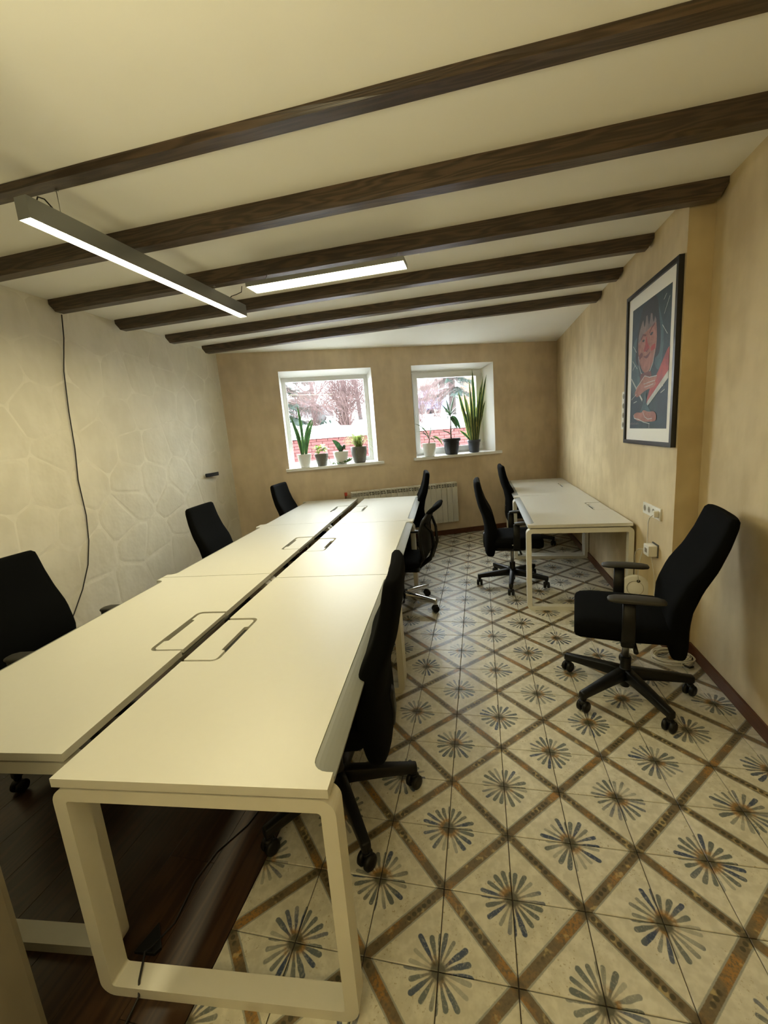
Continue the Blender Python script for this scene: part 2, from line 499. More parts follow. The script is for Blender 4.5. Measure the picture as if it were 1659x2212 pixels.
# back wall with two openings, in its own skewed frame: x = along, y = outwards
WIN = ((-0.973, 0.254), (0.815, 2.032)); WZ = (1.186, 2.455)
UL, UR = -1.72, 3.06
wb = MB()
us = [UL, WIN[0][0], WIN[0][1], WIN[1][0], WIN[1][1], UR]; zs = [0, WZ[0], WZ[1], H]
DEP = 0.42
for a in range(5):
    for b in range(3):
        if a in (1, 3) and b == 1: continue
        for yy in (0, DEP):
            wb.add([(us[a], yy, zs[b]), (us[a + 1], yy, zs[b]), (us[a + 1], yy, zs[b + 1]), (us[a], yy, zs[b + 1])], [(0, 1, 2, 3) if yy == 0 else (3, 2, 1, 0)])
for (u0, u1) in WIN:
    wb.add([(u0, 0, WZ[0]), (u1, 0, WZ[0]), (u1, 0, WZ[1]), (u0, 0, WZ[1]), (u0, DEP, WZ[0]), (u1, DEP, WZ[0]), (u1, DEP, WZ[1]), (u0, DEP, WZ[1])],
           [(0, 4, 5, 1), (1, 5, 6, 2), (2, 6, 7, 3), (3, 7, 4, 0)])
for z in (0, H): wb.add([(UL, 0, z), (UR, 0, z), (UR, DEP, z), (UL, DEP, z)], [(0, 1, 2, 3)])
for u in (UL, UR): wb.add([(u, 0, 0), (u, 0, H), (u, DEP, H), (u, DEP, 0)], [(0, 1, 2, 3)])
wall_back = wb.build('wall_back', MT['tan'], fix=False)
wall_back.location = NB * DD; wall_back.rotation_euler = (0, 0, TH); wall_back['kind'] = 'structure'

# left wall: mortar bed with flat irregular stones plastered over
lw = prism_obj('wall_left', [(LWX(-2.75), -2.75), (LWX(3.80), 3.80), (-3.75, 3.9), (-3.75, -2.75)], 0, H, MT['mortar'])
def voronoi_cells(seeds, bounds):
    out = []
    for i, s_ in enumerate(seeds):
        poly = [(bounds[0], bounds[2]), (bounds[1], bounds[2]), (bounds[1], bounds[3]), (bounds[0], bounds[3])]
        for k, q in enumerate(seeds):
            if k == i or (q[0] - s_[0]) ** 2 + (q[1] - s_[1]) ** 2 > 1.6: continue
            mx, my = (s_[0] + q[0]) / 2, (s_[1] + q[1]) / 2; nx, ny = q[0] - s_[0], q[1] - s_[1]
            new = []
            for a in range(len(poly)):
                A, B = poly[a], poly[(a + 1) % len(poly)]
                da = (A[0] - mx) * nx + (A[1] - my) * ny; db = (B[0] - mx) * nx + (B[1] - my) * ny
                if da <= 0: new.append(A)
                if da * db < 0:
                    t_ = da / (da - db); new.append((A[0] + (B[0] - A[0]) * t_, A[1] + (B[1] - A[1]) * t_))
            poly = new
            if not poly: break
        out.append(poly)
    return out
rs = random.Random(21)
seeds = []
for j in range(9):
    for i in range(14):
        seeds.append((-0.6 + 0.36 * (i + .5 * (j % 2)) + rs.uniform(-.13, .13), 0.15 + 0.30 * j + rs.uniform(-.10, .10)))
def inset(poly, d):
    cx = sum(p[0] for p in poly) / len(poly); cy = sum(p[1] for p in poly) / len(poly)
    out = []
    for p in poly:
        r = math.hypot(p[0] - cx, p[1] - cy)
        k = max(0.2, 1 - d / max(r, 1e-4)); out.append((cx + (p[0] - cx) * k, cy + (p[1] - cy) * k))
    return out
def rounded(poly, cut=0.16):
    out = []
    n = len(poly)
    for i in range(n):
        A, B = poly[i], poly[(i + 1) % n]
        out.append((A[0] + (B[0] - A[0]) * cut, A[1] + (B[1] - A[1]) * cut))
        out.append((A[0] + (B[0] - A[0]) * (1 - cut), A[1] + (B[1] - A[1]) * (1 - cut)))
    return out
for poly in voronoi_cells(seeds, (-0.55, 3.76, 0.0, H - 0.012)):
    if len(poly) < 3: continue
    ar = abs(sum(poly[i][0] * poly[(i + 1) % len(poly)][1] - poly[(i + 1) % len(poly)][0] * poly[i][1] for i in range(len(poly)))) / 2
    if ar < 0.01: continue
    p0 = rounded(inset(poly, 0.009), 0.13); p1 = rounded(inset(poly, 0.034), 0.17)
    zc = sum(p[1] for p in poly) / len(poly)
    d = (0.0030 if zc < 1.35 else 0.0013) * rs.uniform(0.7, 1.25)
    tilt = rs.uniform(-.002, .002)
    mb = MB()
    n = len(p0)
    V = [(LWX(p[0]) - 0.004, p[0], p[1]) for p in p0] + [(LWX(p[0]) + .0002, p[0], p[1]) for p in p0] + [(LWX(p[0]) + d + tilt * (p[1] - zc), p[0], p[1]) for p in p1]
    F = [tuple(2 * n + i for i in range(n))]
    for k in range(2):
        for i in range(n): F.append((k * n + i, k * n + (i + 1) % n, (k + 1) * n + (i + 1) % n, (k + 1) * n + i))
    mb.add(V, F, smooth=False)
    mb.build('stone', MT['cream'], lw)

# baseboards
def board_along(name, A, B, nrm, h=0.075, t=0.014):
    A, B, nrm = Vector(A), Vector(B), Vector(nrm)
    d = (B - A).normalized(); L = (B - A).length
    M = Matrix((( -nrm.x, d.x, 0, 0), (-nrm.y, d.y, 0, 0), (0, 0, 1, 0), (0, 0, 0, 1)))
    mb = MB().box(-t, 0, 0, L, 0, h)
    o = mb.build(name, MT['baseboard'], bevel=0.003)
    o.matrix_world = Matrix.Translation(A) @ M
    o['kind'] = 'structure'
    return o
E1 = BK(3.03, 0.0)
board_along('baseboard_right', (XW, 1.67, 0), (XW, 5.60, 0), (-1, 0, 0))
board_along('baseboard_right_near', (RCX(-2.55), -2.55, 0), (RCX(1.66), 1.66, 0), Vector((-1, 0.033, 0)).normalized())
board_along('baseboard_return', (XW - .014, 1.67, 0), (RCX(1.67) - .016, 1.67, 0), (0, -1, 0))
b0 = BK(UL + .08, 0.0); b1 = BK(3.02, 0.0)
board_along('baseboard_back', b0, b1, -NB)

# windows
def ring(mb, u0, u1, z0, z1, w, y0, y1, mi=0):
    mb.box(u0, u1, y0, y1, z1 - w, z1, mi); mb.box(u0, u1, y0, y1, z0, z0 + w, mi)
    mb.box(u0, u0 + w, y0, y1, z0 + w, z1 - w, mi); mb.box(u1 - w, u1, y0, y1, z0 + w, z1 - w, mi)
def window(name, hole, inner, sill, opening):
    e = empty(name, NB * DD, TH); e['kind'] = 'structure'
    u0, u1 = hole; a0, a1, c0, c1 = inner
    D0 = 0.16
    mb = MB()
    o_ = [(u0 + .001, 0, WZ[0]), (u1 - .001, 0, WZ[0]), (u1 - .001, 0, WZ[1] - .001), (u0 + .001, 0, WZ[1] - .001)]
    i_ = [(a0, D0, c0), (a1, D0, c0), (a1, D0, c1), (a0, D0, c1)]
    k_ = [(u0 + .001, D0 + .02, WZ[0]), (u1 - .001, D0 + .02, WZ[0]), (u1 - .001, D0 + .02, WZ[1] - .001), (u0 + .001, D0 + .02, WZ[1] - .001)]
    mb.add(o_ + i_ + k_, [(1, 5, 6, 2), (2, 6, 7, 3), (3, 7, 4, 0), (0, 4, 5, 1)] + [(4, 8, 9, 5), (5, 9, 10, 6), (6, 10, 11, 7), (7, 11, 8, 4)])
    mb.build('reveal', MT['white_paint'], e, fix=False)
    fr = MB(); ring(fr, a0 - .02, a1 + .02, c0 - .02, c1 + .02, 0.062 if not opening else 0.05, D0, D0 + .07)
    f_ob = fr.build('window_frame', MT['pvc'], e, bevel=0.004)
    if opening:
        sa = MB(); ring(sa, a0 + .022, a1 - .022, c0 + .022, c1 - .022, 0.068, D0 - .018, D0 + .06)
        s_ob = sa.build('sash', MT['pvc'], e, bevel=0.005)
        for zz in (c0 + .06, c1 - .14):
            MB().lathe([(0.008, 0), (0.009, .005), (0.009, .075), (0.008, .08)], 10, M=Matrix.Translation((a1 - .004, D0 - .016, zz))).build('hinge', MT['pvc'], s_ob)
        hz = (c0 + c1) / 2
        hb = MB().box(a0 + .04, a0 + .066, D0 - .034, D0 - .018, hz - .035, hz + .035)
        hb.box(a0 + .043, a0 + .063, D0 - .052, D0 - .034, hz - .11, hz + .012)
        hb.build('window_handle', MT['pvc'], s_ob, bevel=0.004)
        g0, g1, h0, h1 = a0 + .085, a1 - .085, c0 + .085, c1 - .085
    else:
        bd = MB(); ring(bd, a0 + .040, a1 - .040, c0 + .040, c1 - .040, 0.014, D0 + .008, D0 + .05)
        bd.build('glazing_bead', MT['pvc'], e, bevel=0.002)
        g0, g1, h0, h1 = a0 + .05, a1 - .05, c0 + .05, c1 - .05
    MB().box(g0, g1, D0 + .026, D0 + .030, h0, h1).build('pane', MT['glass'], e)
    s0, s1 = sill
    MB().prism([(s0, -.062), (s1, -.062), (s1, -.001), (u1 - .002, -.001), (u1 - .002, D0), (u0 + .002, D0), (u0 + .002, -.001), (s0, -.001)], 1.149, 1.1865).build('window_sill', MT['pvc'], e, bevel=0.003)
    MB().box(u0, u1, D0 + .07, DEP + .06, WZ[0] - .02, WZ[0] + .006).build('outer_sill', MT['lamp_white'], e)
    return e
window('window_1', WIN[0], (-0.953, 0.216, 1.206, 2.391), (-1.015, 0.330), False)
window('window_2', WIN[1], (0.840, 1.912, 1.210, 2.386), (0.770, 2.112), True)

# ceiling beams
def beam(y0, wid, dep, x0, x1, label, flush=False):
    e_ = 0.016
    y1 = y0 + wid; zb = H - dep
    prof = [(y0, H), (y0, zb + e_), (y0 + e_, zb), (y1 - e_, zb), (y1, zb + e_), (y1, H)]
    mb = MB()
    cut = min(0.028, dep * .45)
    secs = []
    for x, lift in ((x0, cut), (x0 + cut, 0), (x1 - cut, 0), (x1, cut)):
        secs.append([(x, p[0], max(p[1], min(H, zb + lift + (e_ if p[1] < zb + e_ * .5 else e_ * 1.4)) if p[1] < H else p[1]) if lift else p[1]) for p in prof])
    # several sections so that the face stays slightly uneven
    mids = []
    n = 14
    a = secs[1]; b = secs[2]
    for k in range(1, n):
        f = k / n
        j = [random.uniform(-.0016, .0016) for _ in prof]
        mids.append([(a[i][0] + (b[i][0] - a[i][0]) * f, a[i][1] + j[i], a[i][2] + (j[i] if a[i][2] < H else 0)) for i in range(len(prof))])
    mb.loft([secs[0], secs[1]] + mids + [secs[2], secs[3]], smooth=False)
    o = mb.build('ceiling_beam', MT['beam'])
    tag(o, label, 'beam', 'dark ceiling beams')
    return o
beam(0.455, 0.095, 0.022, -3.30, 0.978, 'dark brown ceiling beam nearest the viewer, long wavy grain, a wire hooked on it')
beam(0.938, 0.098, 0.086, -3.30, 0.994, 'second dark ceiling beam from the viewer, passing over the middle of the long lamp')
beam(1.545, 0.096, 0.084, -3.333, 1.014, 'third dark ceiling beam from the viewer, black wall cord hanging from its left end')
beam(2.135, 0.094, 0.082, -3.345, XW - .002, 'fourth dark ceiling beam from the viewer, just behind the short bright lamp')
beam(2.735, 0.094, 0.080, -3.34, XW - .002, 'fifth dark ceiling beam from the viewer, second from the window wall')
beam(3.325, 0.094, 0.080, -3.35, XW - .002, 'last dark ceiling beam, nearest the window wall')

# ------------------------------------------------------------------ desks
DZ = 0.735
def arc(cx, cy, r, a0, a1, n=5):
    return [(cx + r * math.cos(a0 + (a1 - a0) * i / n), cy + r * math.sin(a0 + (a1 - a0) * i / n)) for i in range(n + 1)]
def make_desk(D, L, tray=True):
    e = empty('desk')
    hx, hy = D / 2, L / 2
    # top: recess for the hands at x=-hx, cut-out for the cable port at x=+hx
    nd, r = 0.058, 0.042; y0, y1 = -hy + .052, hy - .052
    pd, ph, pr_ = 0.150, 0.190, 0.030
    out = [(-hx, -hy), (hx, -hy), (hx, -ph)]
    out += arc(hx - pd + pr_, -ph + pr_, pr_, -PI / 2, -PI, 4)
    out += arc(hx - pd + pr_, ph - pr_, pr_, PI, PI / 2, 4)
    out += [(hx, ph), (hx, hy), (-hx, hy), (-hx, y1)]
    out += arc(-hx + nd - r, y1 - r, r, PI / 2, 0, 5)
    out += arc(-hx + nd - r, y0 + r, r, 0, -PI / 2, 5)
    out += [(-hx, y0)]
    top = MB().prism(out, DZ - .025, DZ).build('desktop', MT['desk'], e)
    # sloping grey strip in the recess
    secs = []
    g = .0006
    def depth(yy):
        dy = min(yy - y0, y1 - yy)
        if dy >= r: return nd - g
        return max(0.0, nd - r + math.sqrt(max(0, r * r - (r - dy) ** 2)) - g)
    ys = [y0 + g + (r - g) * (k / 8) ** 1.6 for k in range(9)]
    ys = ys + [y0 + r + (y1 - y0 - 2 * r) * k / 6 for k in range(1, 6)] + [y0 + y1 - q for q in reversed(ys)]
    for yy in ys:
        q = depth(yy); x1 = -hx + q
        zz = lambda f: DZ - .003 - .020 * (1 - f) ** 1.5 * min(1, q / nd + .15)
        secs.append([(-hx + q * f, yy, zz(f * q / nd)) for f in (1, .8, .6, .4, .2, 0)] + [(-hx, yy, DZ - .030), (x1, yy, DZ - .030)])
    MB().loft(secs, smooth=False).build('edge_strip', MT['edge_grey'], e)
    # cable port: rim, lid, slot
    rim = MB().box(hx - pd - .012, hx - .001, -ph - .012, ph + .012, DZ - .034, DZ - .0255).build('cable_port', MT['port_grey'], e)
    gp = .0145
    lid = [(hx - .001, -ph + gp)] + arc(hx - pd + gp + .02, -ph + gp + .02, .02, -PI / 2, -PI, 4)
    sx = hx - pd + gp
    lid += [(sx, -.105), (sx + .017, -.100), (sx + .017, .100), (sx, .105)]
    lid += arc(hx - pd + gp + .02, ph - gp - .02, .02, PI, PI / 2, 4) + [(hx - .001, ph - gp)]
    MB().prism(lid, DZ - .018, DZ - .002).build('port_lid', MT['desk'], rim)
    MB().box(sx - .004, sx + .020, -.108, .108, DZ - .0252, DZ - .0165).build('port_slot', MT['dark_slot'], rim)
    # leg frames
    for s_ in (-1, 1):
        W, Hf, R, th, dp = hx + .012, DZ - .034, .044, .038, .060
        yc = s_ * (hy - dp / 2 - .004)
        o_ = rrect(-W, W, 0.0, Hf, R, 7); i_ = rrect(-W + th, W - th, th * .9, Hf - th, R - th + .004, 7)
        mb = MB(); n = len(o_)
        V = []
        for y in (yc - dp / 2, yc + dp / 2):
            V += [(p[0], y, p[1]) for p in o_] + [(p[0], y, p[1]) for p in i_]
        b = 2 * n
        for i in range(n):
            j = (i + 1) % n
            pass
        mb.add(V, [(i, (i + 1) % n, n + (i + 1) % n, n + i) for i in range(n)])
        mb.f += [(b + i, b + n + i, b + n + (i + 1) % n, b + (i + 1) % n) for i in range(n)]; mb.m += [0] * n; mb.sm += [False] * n
        mb.f += [(i, b + i, b + (i + 1) % n, (i + 1) % n) for i in range(n)]; mb.m += [0] * n; mb.sm += [False] * n
        mb.f += [(n + i, n + (i + 1) % n, b + n + (i + 1) % n, b + n + i) for i in range(n)]; mb.m += [0] * n; mb.sm += [False] * n
        mb.build('leg_frame', MT['desk_frame'], e, bevel=0.0)
    for x in (-hx + .17, hx - .24):
        MB().box(x - .02, x + .02, -hy + .064, hy - .064, DZ - .062, DZ - .034).build('crossbar', MT['desk_frame'], e, bevel=.003)
    for s_ in (-1, 1):
        MB().box(-hx + .05, hx - .05, s_ * (hy - .05) - .012, s_ * (hy - .05) + .012, DZ - .0345, DZ - .0252).build('spacer', MT['tray'], e)
    if tray:
        t_ = MB().box(hx - .26, hx - .166, -hy + .12, hy - .12, DZ - .125, DZ - .118)
        t_.box(hx - .172, hx - .166, -hy + .12, hy - .12, DZ - .118, DZ - .085)
        t_.box(hx - .26, hx - .254, -hy + .12, hy - .12, DZ - .118, DZ - .045)
        t_.build('cable_tray', MT['tray'], e)
    return e

def place(e, corner, ang, D, L, k, pitch, flip):
    # corner = near outer corner of the row, units run along the row direction
    c, s_ = math.cos(ang), math.sin(ang)
    ex = Vector((c, s_, 0)); ey = Vector((-s_, c, 0))
    ctr = Vector((*corner, 0)) + ey * (pitch * k + L / 2) + (ex * (-D / 2) if flip else ex * (D / 2))
    e.location = ctr; e.rotation_euler = (0, 0, ang + (PI if flip else 0))
PITCH_D = 1.502; LD = 1.496
row_desk = make_desk(0.745, LD)
labs_r = ['white desk in front at the bottom, its rounded leg frame facing the viewer',
          'white desk in the middle of the right-hand row, mesh chair with chrome base pushed in',
          'white desk at the far end of the right-hand row, in front of the radiator']
labs_l = ['white desk cut off by the left edge of the picture, next to the front desk',
          'white desk in the middle of the row along the cream stone wall',
          'white desk at the far end of the row along the cream stone wall']
for k in range(3):
    d = row_desk if k == 0 else copy_tree(row_desk)
    place(d, (-0.657, -0.372), 0.0847, 0.745, LD, k, PITCH_D, True)
    tag(d, labs_r[k], 'desk', 'white desks in the double row')
LC = (-1.447 - .758 * math.cos(.098), -0.356 - .758 * math.sin(.098))
for k in range(3):
    d = copy_tree(row_desk)
    place(d, LC, 0.098, 0.758, LD, k, PITCH_D, False)
    tag(d, labs_l[k], 'desk', 'white desks in the double row')
side_desk = make_desk(0.775, 1.470, tray=False)
place(side_desk, (0.087, 2.272), -0.006, 0.775, 1.470, 0, 1.475, False)
tag(side_desk, 'white desk against the tan right wall, nearer of the two, below the socket row', 'desk', 'white desks along the right wall')
d = copy_tree(side_desk)
place(d, (0.087, 2.272), -0.006, 0.775, 1.470, 1, 1.475, False)
tag(d, 'white desk against the tan right wall, farther of the two, in the window corner', 'desk', 'white desks along the right wall')

# ------------------------------------------------------------------ office chairs
def se_section(c, ax, bx, a, b, n=20, p=2.6):
    out = []
    for i in range(n):
        t_ = 2 * PI * i / n
        ct, st = math.cos(t_), math.sin(t_)
        x = math.copysign(abs(ct) ** (2 / p), ct) * a; y = math.copysign(abs(st) ** (2 / p), st) * b
        out.append(c + ax * x + bx * y)
    return out
def interp(tab, t_):
    for k in range(len(tab) - 1):
        if t_ <= tab[k + 1][0]:
            f = (t_ - tab[k][0]) / (tab[k + 1][0] - tab[k][0]); f = f * f * (3 - 2 * f) if False else f
            return [a + (b - a) * f for a, b in zip(tab[k][1:], tab[k + 1][1:])]
    return list(tab[-1][1:])
def castor_into(mb, M, wheel_r=0.030):
    for s_ in (-1, 1):
        Mw = M @ Matrix.Translation((0, s_ * .0165, wheel_r)) @ Matrix.Rotation(PI / 2, 4, 'X')
        mb.lathe([(0.012, -.0115), (wheel_r - .006, -.0115), (wheel_r, -.006), (wheel_r, .006), (wheel_r - .006, .0115), (0.012, .0115)], 20, M=Mw)
    mb.lathe([(0.009, wheel_r + .004), (0.009, .078)], 10, M=M)
    mb.lathe([(0.016, wheel_r + .012), (0.020, wheel_r + .026), (0.012, wheel_r + .034)], 12, M=M @ Matrix.Translation((.006, 0, 0)))
def base_and_lift(e, base_yaw, leg_mat, hub_mat, R=0.328):
    for k in range(5):
        a = base_yaw + 2 * PI * k / 5
        d = Vector((math.cos(a), math.sin(a), 0)); l = Vector((-d.y, d.x, 0)); up = Vector((0, 0, 1))
        mb = MB(); secs = []
        for r, z, h, w in ((.022, .118, .034, .026), (.07, .117, .031, .025), (.2, .108, .025, .022), (.30, .099, .0205, .019), (R + .010, .096, .019, .018), (R + .016, .0955, .017, .016)):
            secs.append(se_section(d * r + up * z, l, up, w, h, 12, 7))
        mb.loft(secs, smooth=True)
        mb.lathe([(.014, .064), (.016, .072), (.0165, .095)], 12, M=Matrix.Translation(d * R))
        lg = mb.build('base_leg', leg_mat, e)
        cb = MB(); castor_into(cb, Matrix.Translation(d * R) @ Matrix.Rotation(a + .7 + 1.9 * k, 4, 'Z'))
        cb.build('castor', MT['black_plastic'], lg)
    MB().lathe([(.022, .038), (.024, .042), (.026, .09), (.036, .10), (.037, .145), (.030, .152), (.027, .155), (.027, .215), (.024, .22)], 20).build('hub', hub_mat, e)
    MB().lathe([(.0165, .215), (.0165, .375)], 16).build('gas_lift', MT['steel'], e)

def make_task_chair(base_yaw=0.0, pad_shift=0.0, recline=0.0):
    """faces +x, origin on the floor under the gas lift"""
    e = empty('office_chair')
    up = Vector((0, 0, 1)); Y = Vector((0, 1, 0))
    # backrest: centre line (s, z), half width, half thickness
    tab = [(0.0, -.220, .325, .165, .020), (.02, -.220, .333, .190, .036), (.08, -.219, .375, .206, .046), (.22, -.212, .48, .226, .052),
           (.36, -.206, .60, .236, .054), (.50, -.232, .715, .238, .049), (.66, -.278, .820, .234, .040), (.82, -.306, .925, .226, .034),
           (.95, -.320, 1.012, .218, .031), (.985, -.322, 1.040, .213, .027), (1.0, -.323, 1.053, .199, .017)]
    mb = MB(); secs = []; N = 26
    ts = [0, .015, .03, .06, .1] + [.1 + .84 * i / 20 for i in range(1, 21)] + [.955, .972, .985, .994, 1.0]
    for t_ in ts:
        s0, z0, w, h = interp(tab, t_)
        s1, z1 = interp(tab, min(1, t_ + .04))[:2]; s2, z2 = interp(tab, max(0, t_ - .04))[:2]
        tg = Vector((s1 - s2, 0, z1 - z2)).normalized(); nr = Vector((tg.z, 0, -tg.x))
        sec = []
        s0 -= recline * max(0, (z0 - .5) / .55)
        for p in se_section(Vector((s0, 0, z0)), Y, nr, w, h, N, 4.5):
            sec.append(p + nr * (0.016 * (abs(p.y) / .22) ** 2.2))
        secs.append(sec)
    mb.loft(secs)
    mb.build('backrest', MT['fabric'], e)
    # seat
    tab = [(0.0, -.205, .466, .185, .022), (.04, -.195, .464, .212, .042), (.15, -.15, .460, .232, .053), (.5, .02, .458, .242, .056),
           (.8, .17, .459, .240, .058), (.93, .235, .455, .232, .056), (.98, .258, .451, .220, .048), (1.0, .266, .448, .200, .034)]
    mb = MB(); secs = []
    for t_ in [0, .015, .04, .09, .15, .25, .35, .45, .55, .65, .75, .82, .88, .93, .96, .98, .992, 1.0]:
        s0, z0, w, h = interp(tab, t_)
        sec = []
        for p in se_section(Vector((s0, 0, z0)), Y, up, w, h, 28, 4.2):
            dz = .012 * (abs(p.y) / .24) ** 2 if p.z > z0 else 0
            sec.append(Vector((p.x, p.y, p.z + dz)))
        secs.append(sec)
    mb.loft(secs)
    st = mb.build('seat', MT['fabric'], e)
    MB().box(-.02, .012, -.2425, -.2405, .452, .460).build('label_tag', MT['cable_white'], st)
    # mechanism
    mb = MB(); mb.prism(rrect(-.17, .12, -.075, .075, .03), .352, .405)
    mb.box(-.235, -.15, -.03, .03, .365, .39)
    mb.build('tilt_mechanism', MT['black_plastic'], e, bevel=.004)
    MB().tube([(.05, -.07, .395), (.055, -.15, .39), (.058, -.21, .375), (.06, -.245, .37)], [.007, .007, .009, .010], 8).build('lever', MT['black_plastic'], e)
    MB().tube([(-.02, .07, .392), (-.02, .16, .385), (-.02, .235, .372)], [.007, .008, .012], 8).build('lever', MT['black_plastic'], e)
    mb = MB(); secs = []
    for s_, z in ((-.20, .385), (-.235, .372), (-.262, .39), (-.268, .44), (-.264, .52)):
        secs.append(se_section(Vector((s_, 0, z)), Y, Vector((.5, 0, .5)).normalized(), .036, .012, 12, 3.5))
    mb.loft(secs); mb.build('back_bracket', MT['black_plastic'], e)
    # armrests
    for sd in (-1, 1):
        mb = MB(); secs = []
        for y, z, w, h in ((.14, .405, .03, .010), (.20, .402, .03, .010), (.245, .410, .03, .012), (.262, .44, .030, .012), (.268, .52, .030, .012), (.268, .655, .028, .012)):
            nx = Vector((0, 0, 1)) if y < .23 else (Vector((0, -.5, .5)).normalized() if y < .255 else Vector((0, 1, 0)))
            secs.append(se_section(Vector((.02, y * sd, z)), Vector((1, 0, 0)), Vector((nx.x, nx.y * sd, nx.z)), w, h, 12, 4))
        mb.loft(secs)
        a_ = mb.build('armrest', MT['black_plastic'], e)
        mb = MB(); secs = []
        for x, w, h in ((-.125, .014, .004), (-.118, .028, .010), (-.09, .038, .0135), (0, .042, .0145), (.09, .040, .0135), (.118, .030, .010), (.126, .016, .004)):
            secs.append(se_section(Vector((.035 + x + pad_shift, .268 * sd, .668 - .06 * x * x * 4)), Y, up, w, h, 16, 2.8))
        mb.loft(secs); mb.build('arm_pad', MT['grey_plastic'], a_)
    base_and_lift(e, base_yaw, MT['black_plastic'], MT['black_plastic'])
    return e

chair_group = 'black fabric office chairs'
def put_chair(e, x, y, yaw, label, group=chair_group):
    e.location = (x, y, 0); e.rotation_euler = (0, 0, yaw)
    tag(e, label, 'chair', group)
R_ = math.radians
big = make_task_chair(R_(0.5 - 168), -.045, .078)
put_chair(big, .486, 1.195, R_(168), 'black office chair standing free on the right, turned from the tan wall, with armrests')
c2 = make_task_chair(R_(18 - 187), 0.0)
put_chair(c2, -.925, .300, R_(187), 'black high-back office chair pushed under the front desk, nearest the viewer')
c5 = make_task_chair(R_(46), .09)
put_chair(c5, .004, 2.915, R_(1), 'black office chair at the nearer wall desk, its five-star base showing on the tiles')
c6 = copy_tree(c5); put_chair(c6, .300, 4.36, R_(3), 'black office chair at the farther wall desk, by the window corner')
c4 = copy_tree(c2); put_chair(c4, -1.245, 3.97, R_(190), 'black high-back office chair at the far end of the right-hand row, before the radiator')
c7 = copy_tree(c5); put_chair(c7, -2.46, .46, R_(4), 'black office chair cut off by the left edge, before the stone wall')
c8 = copy_tree(c5); put_chair(c8, -2.41, 2.07, R_(8), 'black office chair at the middle desk on the stone wall side')
c9 = copy_tree(c5); put_chair(c9, -2.38, 3.50, R_(4), 'black office chair farthest back on the stone wall side, before the window wall')

def make_mesh_chair():
    e = empty('mesh_office_chair')
    up = Vector((0, 0, 1)); Y = Vector((0, 1, 0))
    # curved frame of the back: a closed loop with a padded roll on top
    cl = [(-.20, .43), (-.255, .52), (-.245, .64), (-.245, .74), (-.275, .83), (-.325, .90)]
    for sd in (-1, 1):
        pts = [(s_, sd * w, z) for (s_, z), w in zip(cl, (.10, .19, .215, .215, .205, .18))]
        MB().tube(pts, [.016, .017, .016, .015, .015, .014], 10).build('back_frame', MT['black_plastic'], e)
    # stretched mesh
    mb = MB(); secs = []
    for (s_, z), w in zip(cl, (.10, .19, .215, .215, .205, .18)):
        row = []
        for i in range(9):
            f = i / 8 * 2 - 1
            row.append(Vector((s_ - .022 * (1 - f * f) - .004, f * w, z)))
        secs.append(row)
    n = 9; V = [p for r in secs for p in r]; F = []
    V2 = [p + Vector((.006, 0, 0)) for p in V]
    for k in range(len(secs) - 1):
        for i in range(n - 1):
            q = (k * n + i, k * n + i + 1, (k + 1) * n + i + 1, (k + 1) * n + i)
            F.append(q); F.append(tuple(len(V) + j for j in reversed(q)))
    mb.add(V + V2, F, smooth=True); mb.build('backrest', MT['mesh_fabric'], e, fix=False)
    # padded top roll
    mb = MB(); secs = []
    for y, a, b in ((-.185, .012, .010), (-.175, .035, .026), (-.13, .048, .034), (0, .054, .037), (.13, .048, .034), (.175, .035, .026), (.185, .012, .010)):
        secs.append(se_section(Vector((-.335 - .02 * (1 - (y / .185) ** 2), y * 1.1, .912)), Vector((-.80, 0, .60)), Vector((.60, 0, .80)), a * 1.15, b * .60, 18, 2.4))
    mb.loft(secs); mb.build('head_roll', MT['fabric'], e)
    # lumbar bow behind
    for sd in (-1, 1):
        MB().tube([(-.19, sd * .03, .39), (-.29, sd * .05, .47), (-.335, sd * .07, .60), (-.325, sd * .10, .72), (-.285, sd * .16, .80)], [.016, .016, .014, .012, .011], 10).build('back_support', MT['black_plastic'], e)
    # seat
    tab = [(0.0, -.225, .455, .17, .012), (.05, -.21, .452, .205, .030), (.2, -.14, .448, .235, .040), (.6, .06, .446, .245, .040), (.9, .21, .444, .232, .036), (.97, .245, .438, .205, .026), (1.0, .258, .434, .175, .010)]
    mb = MB(); secs = []
    for t_ in [0, .02, .05, .12, .2, .35, .5, .65, .8, .9, .94, .97, .99, 1]:
        s0, z0, w, h = interp(tab, t_)
        secs.append(se_section(Vector((s0, 0, z0)), Y, up, w, h, 26, 3.2))
    mb.loft(secs); mb.build('seat', MT['fabric'], e)
    MB().prism(rrect(-.19, .13, -.085, .085, .03), .355, .412).build('tilt_mechanism', MT['black_plastic'], e, bevel=.004)
    for sd in (-1, 1):
        mb = MB(); secs = []
        for y, z in ((.08, .385), (.20, .385), (.262, .41), (.275, .48), (.275, .62)):
            nx = Vector((0, 0, 1)) if y < .23 else (Vector((0, -.5 * sd, .5)).normalized() if y < .27 else Vector((0, 1, 0)))
            secs.append(se_section(Vector((-.03, y * sd, z)), Vector((1, 0, 0)), nx, .026, .011, 12, 3.5))
        mb.loft(secs); a_ = mb.build('armrest', MT['black_plastic'], e)
        mb = MB(); secs = []
        for x, w, h in ((-.12, .012, .004), (-.11, .030, .011), (0, .040, .014), (.10, .032, .012), (.115, .012, .004)):
            secs.append(se_section(Vector((-.01 + x, .275 * sd, .632)), Y, up, w, h, 14, 2.8))
        mb.loft(secs); mb.build('arm_pad', MT['black_plastic'], a_)
    base_and_lift(e, R_(-14 - 180), MT['chrome'], MT['black_plastic'], R=.325)
    return e
mc = make_mesh_chair()
put_chair(mc, -1.005, 2.31, R_(176), 'black mesh office chair with polished chrome base at the middle desk', 'mesh office chair')

